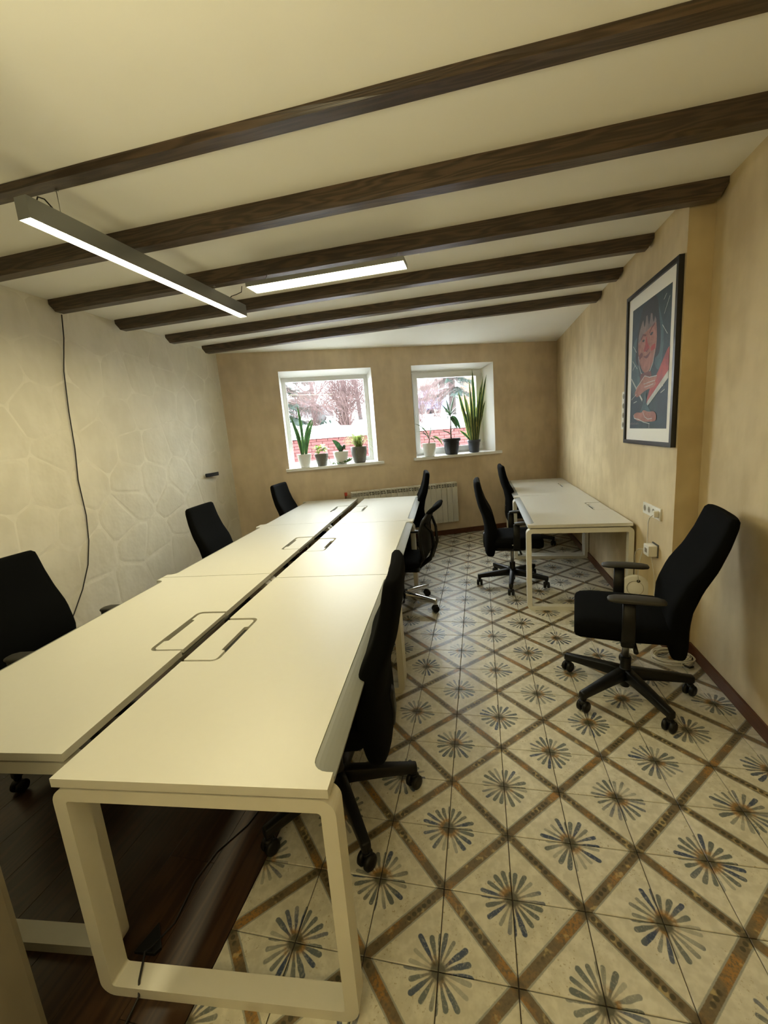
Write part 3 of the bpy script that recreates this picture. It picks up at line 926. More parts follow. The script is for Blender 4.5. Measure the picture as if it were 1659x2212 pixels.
# ------------------------------------------------------------------ lamps
MT['led_one'] = emit('lit_diffuser_long_lamp', LAMP_COLOR, LAMP_ONE)
MT['led_two'] = emit('lit_diffuser_short_lamp', LAMP_COLOR, LAMP_TWO)
def pendant(name, A, ang, L, W, Hh, zb, mat_led, mat_body, label, hooks, body_name='housing'):
    e = empty(name, (A[0], A[1], zb), ang)          # local y along the lamp from its near end, x across
    t = .003
    mb = MB()
    mb.box(-W / 2, -W / 2 + t, 0, L, 0, Hh); mb.box(W / 2 - t, W / 2, 0, L, 0, Hh); mb.box(-W / 2 + t, W / 2 - t, 0, L, Hh - t, Hh)
    mb.build('housing', mat_body, e)
    for y in (-.003, L):
        MB().box(-W / 2, W / 2, y, y + .003, 0, Hh).build('end_cap', mat_body, e)
    q = W / 2 - t - .0006
    MB().add([(-q, .001, .003), (-q, L - .001, .003), (q, L - .001, .003), (q, .001, .003)], [(0, 1, 2, 3)]).build('diffuser', mat_led, e, fix=False)
    for (x, y, zt) in hooks:
        c = MB().tube([(x, y, Hh), (x, y, Hh + .012), (x, y, Hh + .018)], [.006, .006, .003], 8)
        g_ = c.build('suspension_wire', MT['wire'], e)
        MB().tube([(x, y, Hh + .012), (x + .001, y, (Hh + zt - zb) / 2), (x, y, zt - zb)], .0016, 6).build('wire', MT['wire'], g_)
        MB().tube([(x - .008, y, zt - zb - .006), (x, y, zt - zb - .001), (x + .009, y, zt - zb - .007)], .0025, 6).build('hook', MT['wire'], g_)
    tag(e, label, 'lamp', 'linear ceiling lamps')
    return e
LA = math.atan2(.034, 1.54)
l1 = pendant('linear_pendant_lamp', (-2.016, .360), -LA, 1.541, .062, .082, 2.497, MT['led_one'], MT['alu'],
             'long thin grey pendant lamp at upper left, lit, running away from the viewer', [(0, .165, H - .022), (0, 1.22, H - .084)])
MB().tube([(.006, .055, .08), (.004, .07, .112), (.002, .10, .118), (0, .13, .10), (0, .14, .08)], .003, 6).build('power_cord', MT['cable_black'], l1)
MB().tube([(0, 1.38, .08), (.004, 1.41, .11), (.02, 1.45, .13), (.05, 1.475, .15), (.055, 1.48, .19)], .003, 6).build('power_cord', MT['cable_black'], l1)
l2 = pendant('linear_pendant_lamp', (-.658, 1.432), PI / 2, .98, .134, .026, 2.498, MT['led_two'], MT['alu'],
             'short wide white pendant lamp lit brightly below the third beam, running across', [])
for yy in (.06, .92):
    MB().tube([(.05, yy, .026), (.062, yy, .06), (.118, yy, H - .084 - 2.498 - .001)], .0016, 6).build('wire', MT['wire'], l2)

# added fill lamp, unseen behind the viewpoint, shining mostly up to brighten the ceiling
MT['fill_up'] = emit('fill_light_upper', LAMP_COLOR, FILL_UP)
fill_lamp = pendant('linear_pendant_lamp', (-.95, -2.45), -.02, 1.541, .062, .082, 1.56, emit('fill_light_lower', LAMP_COLOR, FILL_DOWN), MT['alu'],
             'added fill lamp shaped as a long grey pendant, unseen behind the viewpoint', [(0, .165, H - .0005), (0, 1.376, H - .0005)])
MB().add([(-.027, .004, .084), (.027, .004, .084), (.027, 1.537, .084), (-.027, 1.537, .084)], [(0, 1, 2, 3)]).build('upper_fill_panel', MT['fill_up'], fill_lamp, fix=False)

# ------------------------------------------------------------------ radiator
rad = empty('radiator', BK(0.0, 0, 0), TH)
RU0, NS, SP = 0.0, 19, 0.0815
ru1 = 1.369                                   # right end along the wall
RU0 = ru1 - NS * SP
RY0, RY1 = -.115, -.035                       # local y (towards the room is negative)
sec = None
for k in range(NS):
    if sec is None:
        w = SP - .004
        mb = MB()
        mb.box(0, w, RY0, RY0 + .006, .216, .728)                       # front panel
        mb.box(w / 2 - .004, w / 2 + .004, RY0 + .006, RY1, .225, .775)   # web
        mb.add([(0, RY0 + .004, .786), (w, RY0 + .004, .786), (w, RY0 + .02, .797), (0, RY0 + .02, .797), (0, RY1, .797), (w, RY1, .797),
                (0, RY0 + .006, .772), (w, RY0 + .006, .772), (0, RY1, .785), (w, RY1, .785)],
               [(0, 1, 2, 3), (3, 2, 5, 4), (6, 7, 1, 0), (4, 5, 9, 8), (8, 9, 7, 6), (0, 3, 4, 8, 6), (1, 7, 9, 5, 2)])
        mb.box(.0, w, RY0 + .002, RY0 + .010, .747, .755)                # slat between the two rows of vents
        mb.box(.0, .006, RY0 + .002, RY1, .728, .775); mb.box(w - .006, w, RY0 + .002, RY1, .728, .775)
        mb.box(.0, w, RY1 - .004, RY1, .216, .775)
        mb.tube([(0, -.075, .262), (w, -.075, .262)], .022, 10); mb.tube([(0, -.075, .70), (w, -.075, .70)], .022, 10)
        sec = mb.build('section', MT['radiator'], rad); s_ = sec
    else:
        s_ = sec.copy(); lnk(s_, rad)
    s_.location = (RU0 + k * SP, 0, 0)
v = MB().tube([(RU0 - .14, -.075, .70), (RU0 - .07, -.075, .70), (RU0, -.075, .70)], [.011, .013, .015], 10)
v.tube([(RU0 - .075, -.075, .68), (RU0 - .075, -.075, .745)], .014, 10)
vo = v.build('valve', MT['brass'], rad)
MB().box(RU0 - .09, RU0 - .052, -.09, -.06, .748, .798).build('valve_handle', MT['red'], vo, bevel=.004)
MB().tube([(RU0 - .14, -.075, .70), (RU0 - .17, -.07, .69), (RU0 - .18, -.05, .66), (RU0 - .18, -.045, .01)], .011, 8).build('pipe', MT['brass'], rad)
for k in (2, 9, 16):
    MB().box(RU0 + k * SP - .01, RU0 + k * SP + .01, RY1, .0, .68, .71).build('wall_bracket', MT['radiator'], rad)
tag(rad, 'white aluminium sectional radiator on the tan wall under the windows', 'radiator')

# ------------------------------------------------------------------ framed picture on the right wall
PY0, PY1, PZ0, PZ1 = 1.690, 2.545, 1.336, 2.416     # along the wall, height
pic = empty('framed_picture', (XW, (PY0 + PY1) / 2, PZ0))
PWD, PHT = PY1 - PY0, PZ1 - PZ0
# local: -x towards the room, y along wall (left edge of the picture = +y)
fw = .028
mb = MB()
mb.box(-.030, -.002, -PWD / 2, PWD / 2, 0, fw); mb.box(-.030, -.002, -PWD / 2, PWD / 2, PHT - fw, PHT)
mb.box(-.030, -.002, -PWD / 2, -PWD / 2 + fw, fw, PHT - fw); mb.box(-.030, -.002, PWD / 2 - fw, PWD / 2, fw, PHT - fw)
mb.build('frame', MT['frame_black'], pic)
MB().box(-.016, -.004, -PWD / 2 + fw, PWD / 2 - fw, fw, PHT - fw).build('mount', MT['mat_white'], pic)
def paint(name, c0, c1, sc=9.0):
    t = NT(name); n = t.noise(t.coord('Object'), sc, 5, 0.65, 0.6)
    t.base(t.mix(t.step(n, .3, .7), c0, c1)); t.rough(0.55); return t.mat
PM = [paint('print_teal', (0.004, 0.018, 0.022), (0.016, 0.045, 0.050)), paint('print_hair', (0.003, 0.0035, 0.004), (0.012, 0.013, 0.015)),
      paint('print_skin', (0.24, 0.085, 0.060), (0.40, 0.17, 0.125), 14), paint('print_pale', (0.36, 0.37, 0.34), (0.58, 0.58, 0.54)),
      paint('print_red', (0.22, 0.018, 0.014), (0.42, 0.045, 0.022)), paint('print_blue_grey', (0.020, 0.058, 0.072), (0.055, 0.11, 0.125)),
      paint('print_dark_red', (0.085, 0.020, 0.017), (0.17, 0.042, 0.032)), paint('print_shade', (0.13, 0.10, 0.10), (0.24, 0.17, 0.16), 12),
      paint('print_deep_blue', (0.003, 0.014, 0.026), (0.008, 0.032, 0.046))]
AX0, AX1 = -PWD / 2 + fw + .075, PWD / 2 - fw - .075
AZ0, AZ1 = fw + .085, PHT - fw - .085
art = MB()
layer = [0]
def art_poly(pts, mi, smooth_n=0):
    if smooth_n:
        P_ = pts; out = []; n = len(P_)
        for i in range(n):
            p0, p1, p2, p3 = P_[i - 1], P_[i], P_[(i + 1) % n], P_[(i + 2) % n]
            for k in range(smooth_n):
                f = k / smooth_n; q = []
                for d in (0, 1):
                    q.append(.5 * (2 * p1[d] + (p2[d] - p0[d]) * f + (2 * p0[d] - 5 * p1[d] + 4 * p2[d] - p3[d]) * f * f + (3 * p1[d] - p0[d] - 3 * p2[d] + p3[d]) * f ** 3))
                out.append(q)
        pts = out
    layer[0] += 1
    x = -.0163 - .00007 * layer[0]
    V = [(x, AX1 + (AX0 - AX1) * min(1, max(0, p[0])), AZ1 + (AZ0 - AZ1) * min(1, max(0, p[1]))) for p in pts]
    art.add(V, [tuple(range(len(V)))], mi)
def art_line(pts, w, mi):
    for k in range(len(pts) - 1):
        (x0, y0), (x1, y1) = pts[k], pts[k + 1]
        dx, dy = x1 - x0, (y1 - y0) * 1.4; l = math.hypot(dx, dy) or 1
        nx, ny = -dy / l * w, dx / l * w / 1.4
        art_poly([(x0 + nx, y0 + ny), (x1 + nx, y1 + ny), (x1 - nx, y1 - ny), (x0 - nx, y0 - ny)], mi)
art_poly([(0, 0), (1, 0), (1, 1), (0, 1)], 0)
art_poly([(0, 0), (.55, 0), (.30, .18), (.0, .35)], 8); art_poly([(0, .62), (.3, .72), (.25, 1), (0, 1)], 8); art_poly([(.7, .7), (1, .62), (1, 1), (.75, 1)], 8)
art_poly([(.66, .05), (.85, .3), (.8, .55), (.66, .5), (.72, .3)], 5, 4)
art_poly([(.0, .33), (.18, .25), (.22, .52), (.3, .62), (.1, .72), (0, .6)], 5, 4)
# head
art_poly([(.13, .40), (.15, .27), (.22, .13), (.28, .06), (.42, .02), (.58, -.0), (.68, .04), (.73, .16), (.78, .30), (.77, .42), (.68, .46), (.3, .48), (.17, .46)], 1, 5)
art_poly([(.20, .25), (.27, .16), (.36, .12), (.5, .11), (.62, .15), (.68, .24), (.69, .36), (.64, .46), (.55, .53), (.44, .555), (.33, .52), (.25, .45), (.20, .36)], 2, 5)
art_poly([(.20, .25), (.27, .16), (.36, .12), (.5, .11), (.62, .15), (.66, .20), (.5, .22), (.32, .25), (.22, .30)], 7, 4)
for a in (.34, .46, .58):
    art_poly([(a - .05, .04), (a + .06, .03), (a + .055, .13), (a + .02, .19), (a - .02, .12)], 1, 4)
art_line([(.27, .275), (.33, .245), (.42, .262)], .010, 6); art_line([(.50, .258), (.56, .225), (.64, .205)], .010, 6)
art_poly([(.31, .292), (.345, .282), (.38, .295), (.345, .303)], 1, 3); art_poly([(.52, .272), (.56, .258), (.60, .268), (.56, .282)], 1, 3)
art_poly([(.42, .27), (.47, .33), (.52, .37), (.44, .385), (.36, .375), (.40, .33)], 4, 4)
art_line([(.40, .335), (.41, .375), (.45, .39), (.50, .37)], .006, 6)
art_poly([(.22, .40), (.31, .38), (.34, .41), (.25, .43)], 6, 3); art_poly([(.56, .37), (.65, .355), (.66, .39), (.57, .40)], 4, 3)
art_poly([(.36, .415), (.42, .42), (.48, .413), (.55, .40), (.50, .435), (.43, .44)], 6, 3)
art_line([(.22, .40), (.25, .49), (.31, .545), (.44, .575), (.56, .545), (.63, .49), (.66, .40)], .0045, 3)
# neck, red sweep, white rays
art_poly([(.30, .55), (.58, .55), (.62, .63), (.28, .63)], 6)
art_poly([(1, .42), (1, .58), (.72, .72), (.50, .80), (.56, .70), (.78, .56)], 4, 4)
art_poly([(1, .585), (1, .64), (.58, .80), (.48, .83), (.52, .78)], 3)
art_poly([(0, .565), (.03, .565), (.38, .76), (.37, .78)], 3)
# hands
art_poly([(.14, .70), (.28, .62), (.42, .575), (.55, .595), (.74, .60), (.70, .64), (.72, .655), (.66, .68), (.50, .69), (.36, .71), (.22, .735)], 2, 4)
art_line([(.16, .665), (.30, .62), (.42, .575), (.55, .597), (.74, .60)], .004, 3); art_line([(.40, .64), (.55, .635), (.70, .632)], .003, 3); art_line([(.42, .665), (.55, .662), (.66, .655)], .003, 3)
art_poly([(.46, .69), (.50, .80), (.62, .87), (.32, .87), (.40, .80)], 5)
art_poly([(.13, .885), (.22, .865), (.36, .868), (.42, .85), (.55, .865), (.70, .868), (.76, .90), (.74, .94), (.56, .945), (.36, .94), (.20, .925)], 2, 4)
art_line([(.13, .885), (.15, .912), (.30, .925), (.42, .945), (.60, .962)], .0045, 3); art_line([(.40, .86), (.46, .905), (.55, .925), (.66, .92)], .004, 3)
art_line([(.59, .962), (.59, .995)], .003, 3)
for (x0, y0, x1, y1) in ((.80, .70, .90, .685), (.85, .735, .94, .715), (.06, .30, .16, .36), (.05, .42, .20, .50), (.86, .18, .97, .08), (.83, .25, .95, .33), (.05, .75, .2, .71), (.12, .78, .22, .77), (.84, .08, .90, .05), (.06, .50, .14, .46)):
    art_line([(x0, y0), (x1, y1)], .0035, 3)
for k in range(10):     # small pale signature scribble
    art_line([(.03 + .028 * k, .965), (.042 + .028 * k, .955 - .004 * (k % 3))], .0035, 7)
pr_ob = art.build('print', PM, pic, fix=False)
for p in pr_ob.data.polygons:
    if p.normal.x > 0: p.flip()
tag(pic, 'framed painted portrait with black frame and white mount on the tan right wall', 'picture')

# ------------------------------------------------------------------ sockets, adapter, disc, cables on the right wall
def socket_row(name, yc, zc, n, vertical, label):
    e = empty(name, (XW, yc, zc))
    p_ = .075
    for k in range(n):
        q = (k - (n - 1) / 2) * p_
        cy, cz = (0, q) if vertical else (q, 0)
        m = MB().prism(rrect(cy - p_ / 2 + .0006, cy + p_ / 2 - .0006, cz - .040, cz + .040, .004) if not vertical else rrect(cy - .040, cy + .040, cz - p_ / 2 + .0006, cz + p_ / 2 - .0006, .004), 0, .010,
                       M=Matrix(((0, 0, -1, 0), (1, 0, 0, 0), (0, 1, 0, 0), (0, 0, 0, 1))))
        pl = m.build('socket_plate', MT['socket'], e)
        MX = Matrix.Translation((-.0102, cy, cz)) @ Matrix.Rotation(-PI / 2, 4, 'Y')
        mm = MB().lathe([(.0265, 0), (.0265, .0012), (.0215, .0012), (.0215, 0)], 24, M=MX, cap=False)
        mm.build('socket_rim', MT['socket'], pl)
        MB().lathe([(.0, .0004), (.0215, .0004)], 24, M=MX, cap=False).build('socket_recess', MT['socket_dark'], pl)
        for s_ in (-1, 1):
            MB().lathe([(.0, .0008), (.0028, .0008)], 8, M=Matrix.Translation((-.0106, cy + s_ * .0095, cz)) @ Matrix.Rotation(-PI / 2, 4, 'Y'), cap=False).build('contact_hole', MT['dark_slot'], pl)
    tag(e, label, 'socket')
    return e
socket_row('power_socket', 1.990, .883, 4, False, 'row of four white wall sockets above the round white disc')
socket_row('power_socket', 2.622, 1.590, 4, True, 'upright strip of white sockets half hidden behind the framed picture')
# plug in the socket nearest the corner
pl = MB().prism(rrect(-.018, .018, -.022, .022, .008), .0105, .040, M=Matrix.Translation((XW, 1.8775, .883)) @ Matrix(((0, 0, -1, 0), (1, 0, 0, 0), (0, 1, 0, 0), (0, 0, 0, 1))))
plug = pl.build('power_plug', MT['socket'], bevel=.003)
pc = MB().tube([(XW - .040, 1.8775, .875), (XW - .052, 1.90, .855), (XW - .045, 1.94, .815), (XW - .032, 1.975, .75), (XW - .03, 1.985, .69), (XW - .038, 1.965, .655), (XW - .044, 1.958, .645)], .0032, 8)
pc.build('plug_cord', MT['cable_white'], plug)
tag(plug, 'white plug with thin cord in the right-hand socket of the four', 'plug')
ad = empty('network_adapter', (XW, 1.915, .585))
MB().box(-.062, -.006, -.045, .045, 0, .075).build('adapter_body', MT['socket'], ad, bevel=.004)
MB().box(-.0635, -.0622, -.018, .018, .022, .052).build('adapter_mark', MT['socket_dark'], ad)
MB().box(-.006, -.0005, -.05, .05, -.008, .083).build('adapter_back', MT['tray'], ad)
MB().box(-.05, -.02, .045, .053, .012, .028).build('adapter_port', MT['tray'], ad)
MB().box(-.05, -.02, .045, .053, .040, .056).build('adapter_port', MT['tray'], ad)
MB().tube([(-.03, .0, .0), (-.025, -.01, -.04), (-.010, -.02, -.15), (-.006, -.03, -.40), (-.006, -.02, -.58)], .0025, 6).build('adapter_cord', MT['cable_white'], ad)
tag(ad, 'small white box on the wall under the row of four sockets, cords plugged in', 'adapter')
# cord that leads under the desk
co_ = MB().tube([(XW - .035, 1.972, .604), (XW - .05, 2.00, .606), (XW - .06, 2.05, .59), (XW - .06, 2.11, .55), (XW - .04, 2.18, .50), (XW - .02, 2.22, .42), (XW - .02, 2.235, .15), (XW - .03, 2.24, .004)], .0034, 8).build('data_cable', MT['cable_white'])
tag(co_, 'white cord running from the small wall box down behind the desk leg', 'cord')
# round disc hanging on its cord
dc = empty('access_point', (XW - .075, 2.055, .196))
MX = Matrix.Translation((0, 0, .098)) @ Matrix.Rotation(R_(-14), 4, 'Z') @ Matrix.Rotation(PI / 2, 4, 'X')
MB().lathe([(.0, -.016), (.075, -.016), (.092, -.010), (.098, .0), (.098, .012), (.094, .018), (.088, .0205), (.0, .0205)], 40, M=MX).build('disc', MT['socket'], dc)
MB().lathe([(.055, .0207), (.055, .0222), (.053, .0222), (.053, .0207)], 36, M=MX, cap=False).build('ring_groove', MT['socket_dark'], dc)
MB().lathe([(.0, .0215), (.010, .0212), (.012, .0207)], 16, M=MX @ Matrix.Translation((.02, .055, 0))).build('cord_hole', MT['dark_slot'], dc)
MB().tube([MX @ Vector((.02, .055, .022)), (.0, -.05, .22), (-.0, -.06, .30), (.018, -.074, .41), (.03, -.082, .412)], .0026, 6).build('cord', MT['cable_white'], dc)
tag(dc, 'round white disc hanging by a cord beside the wall desk leg', 'network disc')
# coil of white cable on the floor in the corner
coil = empty('cable_coil', (.955, 1.555, 0))
rc = random.Random(3)
for k in range(7):
    pts = []
    r0 = .085 + .020 * rc.random(); ox, oy = rc.uniform(-.016, .010), rc.uniform(-.012, .012); ph = rc.random() * 6
    for i in range(33):
        a = 2 * PI * i / 32
        pts.append((-.075 + ox + (r0 * 1.12) * math.cos(a), oy + (r0 * .86) * math.sin(a), .0045 + .0075 * k * .6 + .005 * (1 + math.sin(2 * a + ph))))
    MB().tube(pts, .0036, 6, cap=False).build('loop', MT['cable_white'], coil)
MB().tube([(-.06, -.085, .02), (-.03, -.10, .012), (.0, -.085, .01)], [.006, .007, .005], 8).build('connector', MT['cable_black'], coil)
MB().tube([(-.04, .05, .05), (.0, .08, .10), (.02, .09, .22), (.022, .094, .40)], .003, 6).build('cord_end', MT['cable_white'], coil)
tag(coil, 'coil of white cable lying on the tiles behind the free office chair', 'cable')

# ------------------------------------------------------------------ left wall: hanging cord and small bracket
pts = []
for y, z in ((1.628, 2.6205), (1.605, 2.45), (1.545, 2.20), (1.515, 1.9), (1.50, 1.62), (1.47, 1.38), (1.475, 1.10), (1.45, .90), (1.40, .72), (1.31, .55), (1.20, .40), (1.10, .28), (1.0, .18)):
    pts.append((LWX(y) + .016, y, z))
o = MB().tube(pts, .0040, 8).build('hanging_cord', MT['cable_black'])
tag(o, 'thin black cord hanging down the cream stone wall from a beam end', 'cord')
hb = empty('wall_hook_rail', (LWX(3.22) + .010, 3.22, 1.235))
mb = MB(); secs = []
for k in range(9):
    f = k / 8 * 2 - 1
    secs.append([Vector((.050 - .014 * f * f + a, f * .118, b)) for a, b in ((-.006, -.021), (.006, -.021), (.006, .021), (-.006, .021))])
mb.loft(secs, smooth=False); mb.build('rail', MT['black_plastic'], hb)
for s_ in (-1, 1): MB().box(-.010, .042, s_ * .07 - .008, s_ * .07 + .008, -.010, .010).build('bracket', MT['black_plastic'], hb)
tag(hb, 'small black bar mounted on the cream stone wall near the window corner', 'wall bracket')

# ------------------------------------------------------------------ cords under the front desk
pts = [(-1.20, .55, .004), (-1.235, .30, .004), (-1.27, .12, .004), (-1.33, .0, .004), (-1.345, -.11, .004), (-1.325, -.24, .004), (-1.345, -.318, .012), (-1.338, -.345, .040), (-1.300, -.408, .042), (-1.292, -.425, .012), (-1.285, -.50, .004), (-1.22, -.64, .004), (-1.10, -.85, .004), (-.95, -1.1, .004)]
o = MB().tube(pts, .0032, 8).build('floor_cord', MT['cable_black'])
tag(o, 'black cord running over the foot of the front desk leg frame', 'cord')
ps = MB().prism([(-1.395, -.335), (-1.325, -.330), (-1.315, -.31), (-1.375, -.25)], .0005, .012).build('power_brick', MT['black_plastic'], bevel=.002)
tag(ps, 'black power brick on the dark floor inside the front desk leg frame', 'power brick')
# power strips lying in the gap between the desk rows
for k in range(3):
    ey = Vector((-math.sin(.0847), math.cos(.0847), 0)); ex = Vector((math.cos(.0847), math.sin(.0847), 0))
    c = Vector((-.657, -.372, 0)) + ey * (PITCH_D * (k + .5)) - ex * (.745 - .213)
    st = empty('power_strip', (c.x, c.y, DZ - .1178), .0847)
    MB().prism(rrect(-.026, .026, -.19, .19, .01), 0, .036).build('strip_body', MT['black_plastic'], st, bevel=.003)
    for j in range(4):
        MB().lathe([(.0, .0005), (.018, .0005)], 16, M=Matrix.Translation((0, -.12 + .08 * j, .0362)), cap=False).build('outlet', MT['dark_slot'], st)
    MB().tube([(.0, .19, .015), (.004, .26, .012), (-.02, .36, .006), (-.03, .5, .004)], .004, 6).build('strip_cord', MT['cable_white'], st)
    tag(st, ['black power strip in the gap between the two front desks', 'black power strip in the gap between the two middle desks', 'black power strip in the gap between the two far desks'][k], 'power strip', 'power strips between the desk rows')

# ------------------------------------------------------------------ potted plants on the sills
def leafmat(name, c0, c1, rough=.4, trans=0.25):
    t = NT(name); n = t.noise(t.vscale(t.coord('Object'), (9, 9, 2.5)), 6, 4)
    col = t.mix(t.step(n, .35, .65), c0, c1)
    t.base(col); t.rough(rough)
    tl = t.node('ShaderNodeBsdfTranslucent'); t.link(col, tl.inputs[0])
    mx = t.node('ShaderNodeMixShader'); mx.inputs[0].default_value = trans
    t.link(t.bsdf.outputs[0], mx.inputs[1]); t.link(tl.outputs[0], mx.inputs[2]); t.link(mx.outputs[0], t.out.inputs[0])
    return t.mat
MT['leaf_dark'] = leafmat('dark_green_leaf', (0.012, 0.035, 0.012), (0.035, 0.085, 0.03))
MT['leaf_edge'] = leafmat('yellow_leaf_edge', (0.30, 0.32, 0.08), (0.42, 0.42, 0.14))
MT['leaf_mid'] = leafmat('mid_green_leaf', (0.05, 0.13, 0.02), (0.13, 0.24, 0.04))
MT['leaf_light'] = leafmat('lime_green_leaf', (0.24, 0.38, 0.06), (0.46, 0.56, 0.14), .4, .4)
MT['leaf_stripe'] = leafmat('pale_striped_leaf', (0.28, 0.36, 0.12), (0.52, 0.56, 0.26), .4, .4)
MT['stem_brown'] = simple('brown_plant_stem', (0.12, 0.07, 0.05), 0.7, var=0.3, scale=60)
MT['soil'] = simple('potting_soil', (0.03, 0.02, 0.014), 0.95, var=0.4, scale=120, bump=0.6, bscale=150, bdist=.004)
MT['pot_white'] = simple('white_glazed_pot', (0.74, 0.74, 0.70), 0.35, var=0.02)
MT['pot_grey'] = simple('grey_textured_pot', (0.13, 0.125, 0.105), 0.6, var=0.25, scale=50, bump=.3, bscale=70, bdist=.002)
MT['pot_black'] = simple('black_plastic_pot', (0.014, 0.014, 0.016), 0.45, var=0.15)
MT['pot_slate'] = simple('slate_plastic_pot', (0.035, 0.04, 0.05), 0.45, var=0.15)

def blade(mb, base, ctrl, tip, width, wdir, n=9, prof='sword', mi=(0, 1), fold=.25, edge=.22):
    base, ctrl, tip, wdir = Vector(base), Vector(ctrl), Vector(tip), Vector(wdir)
    rows = []
    for k in range(n + 1):
        t_ = k / n
        p = base * (1 - t_) ** 2 + ctrl * 2 * t_ * (1 - t_) + tip * t_ ** 2
        d = ((ctrl - base) * (1 - t_) + (tip - ctrl) * t_).normalized()
        w = wdir - d * wdir.dot(d)
        if w.length < 1e-4: w = d.orthogonal()
        w.normalize(); nr = d.cross(w)
        if prof == 'sword': h = width * (0.55 + .45 * math.sin(min(1, t_ * 1.7) * PI / 2)) * (1 - max(0, (t_ - .55) / .45) ** 2.2)
        elif prof == 'leaf': h = width * max(.03, math.sin(PI * min(1, .06 + t_ * .94)) ** .75)
        else: h = width * (1 - .85 * t_ ** 2)
        h = max(h, width * .03)
        rows.append([p - w * h + nr * fold * h, p - w * h * (1 - edge) + nr * fold * h * .8, p, p + w * h * (1 - edge) + nr * fold * h * .8, p + w * h + nr * fold * h])
    th = .0012
    V = [q for r in rows for q in r]
    b = len(mb.v); mb.v += [tuple(q) for q in V]
    for k in range(n):
        for i in range(4):
            mb.f.append((b + k * 5 + i, b + k * 5 + i + 1, b + (k + 1) * 5 + i + 1, b + (k + 1) * 5 + i)); mb.m.append(mi[1] if i in (0, 3) else mi[0]); mb.sm.append(True)

def pot(name, u, w, prof, mat, label, group='potted plants on the window sills'):
    p = BK(u, w, 1.1868)
    e = empty(name, p, TH)
    ro, h = prof[-1]
    pr = [(prof[0][0] * .9, 0)] + [(prof[0][0], .002)] + prof[1:] + [(ro - .001, h + .002), (ro - .008, h + .001), (ro - .010, h - .018)]
    MB().lathe(pr, 32, cap=True).build('pot', mat, e)
    MB().lathe([(.0, h - .016), (ro * .5, h - .013), (ro - .0105, h - .016)], 24, cap=False).build('soil', MT['soil'], e)
    tag(e, label, 'plant', group)
    return e, h
X3, Y3 = Vector((1, 0, 0)), Vector((0, 1, 0))
# 1 snake plant with four blades
e, h = pot('snake_plant', -.757, -.045, [(.066, 0), (.070, .03), (.093, .15), (.096, .158), (.096, .178)], MT['pot_white'], 'snake plant with four tall blades in a white pot, leftmost on the left sill')
for (b, c, t_, w_) in (((-.01, 0, 0), (.02, -.01, .30), (-.02, 0, .66), .020), ((-.03, .01, 0), (-.05, 0, .28), (-.12, .01, .51), .022), ((.02, 0, 0), (.02, 0, .30), (.165, -.02, .475), .020), ((.03, -.01, 0), (.05, -.01, .2), (.17, -.01, .44), .024), ((-.015, .02, 0), (-.03, .02, .2), (-.055, .02, .36), .014)):
    mb = MB(); blade(mb, Vector(b) + Vector((0, 0, h - .015)), Vector(c) + Vector((0, 0, h)), Vector(t_) + Vector((0, 0, h)), w_, X3)
    mb.build('leaf', [MT['leaf_dark'], MT['leaf_mid']], e, fix=False)
# 2 pothos
e, h = pot('pothos_plant', -.524, -.045, [(.064, 0), (.068, .03), (.092, .14), (.094, .165)], MT['pot_grey'], 'small pothos with heart-shaped leaves in a grey pot, second on the left sill')
rp = random.Random(5)
for k in range(40):
    a = rp.uniform(0, 2 * PI); r = rp.uniform(.01, .13); z = rp.uniform(.015, .10)
    c0 = Vector((r * math.cos(a) * .6, r * math.sin(a) * .6 - .01, h + z)); d = Vector((math.cos(a), math.sin(a) * .6 - .3, rp.uniform(-.5, .3))).normalized()
    L = rp.uniform(.045, .07)
    mb = MB(); blade(mb, c0, c0 + d * L * .5 + Vector((0, 0, .016)), c0 + d * L, rp.uniform(.016, .026), Vector((-d.y, d.x, .2)), 6, 'leaf', (0, 0), .3)
    mb.build('leaf', MT['leaf_light'] if rp.random() < .6 else MT['leaf_mid'], e, fix=False)
mb = MB(); path = [(.05, -.05, h - .01), (.085, -.085, h - .03), (.10, -.09, .06), (.115, -.085, .018), (.16, -.08, .010), (.22, -.082, .012), (.28, -.078, .014), (.35, -.082, .03), (.40, -.085, .055)]
vine = MB().tube(path, .003, 6).build('vine', MT['leaf_mid'], e)
for k in range(20):
    f = rp.uniform(.45, 1); i = min(7, int(f * 8)); q = Vector(path[i]).lerp(Vector(path[i + 1]), f * 8 - i)
    a = rp.uniform(0, 2 * PI); d = Vector((math.cos(a), math.sin(a) * .35 - .2, rp.uniform(.15, .9))).normalized()
    mb = MB(); blade(mb, q, q + d * .02 + Vector((0, 0, .006)), q + d * rp.uniform(.035, .05), .015, Vector((-d.y, d.x, .3)), 5, 'leaf', (0, 0), .3)
    mb.build('leaf', MT['leaf_mid'], vine, fix=False)
# 3 orchid-like plant with two thick leaves
e, h = pot('orchid_plant', -.255, -.045, [(.070, 0), (.076, .02), (.098, .12), (.103, .16), (.104, .176)], MT['pot_white'], 'plant with two thick folded leaves in a white pot, third on the left sill')
for (b, c, t_, w_) in (((-.005, 0, 0), (-.01, -.02, .10), (-.105, -.02, .165), .036), ((.015, .0, 0), (.03, -.02, .15), (.062, -.04, .015), .026), ((.0, .01, 0), (-.015, 0, .05), (-.03, 0, .09), .02), ((.01, -.01, 0), (.04, -.01, .11), (.075, -.01, .06), .022)):
    mb = MB(); blade(mb, Vector(b) + Vector((0, 0, h - .015)), Vector(c) + Vector((0, 0, h)), Vector(t_) + Vector((0, 0, h)), w_, Vector((.8, -.3, .5)), 9, 'leaf', (0, 0), .3)
    mb.build('leaf', MT['leaf_dark'], e, fix=False)
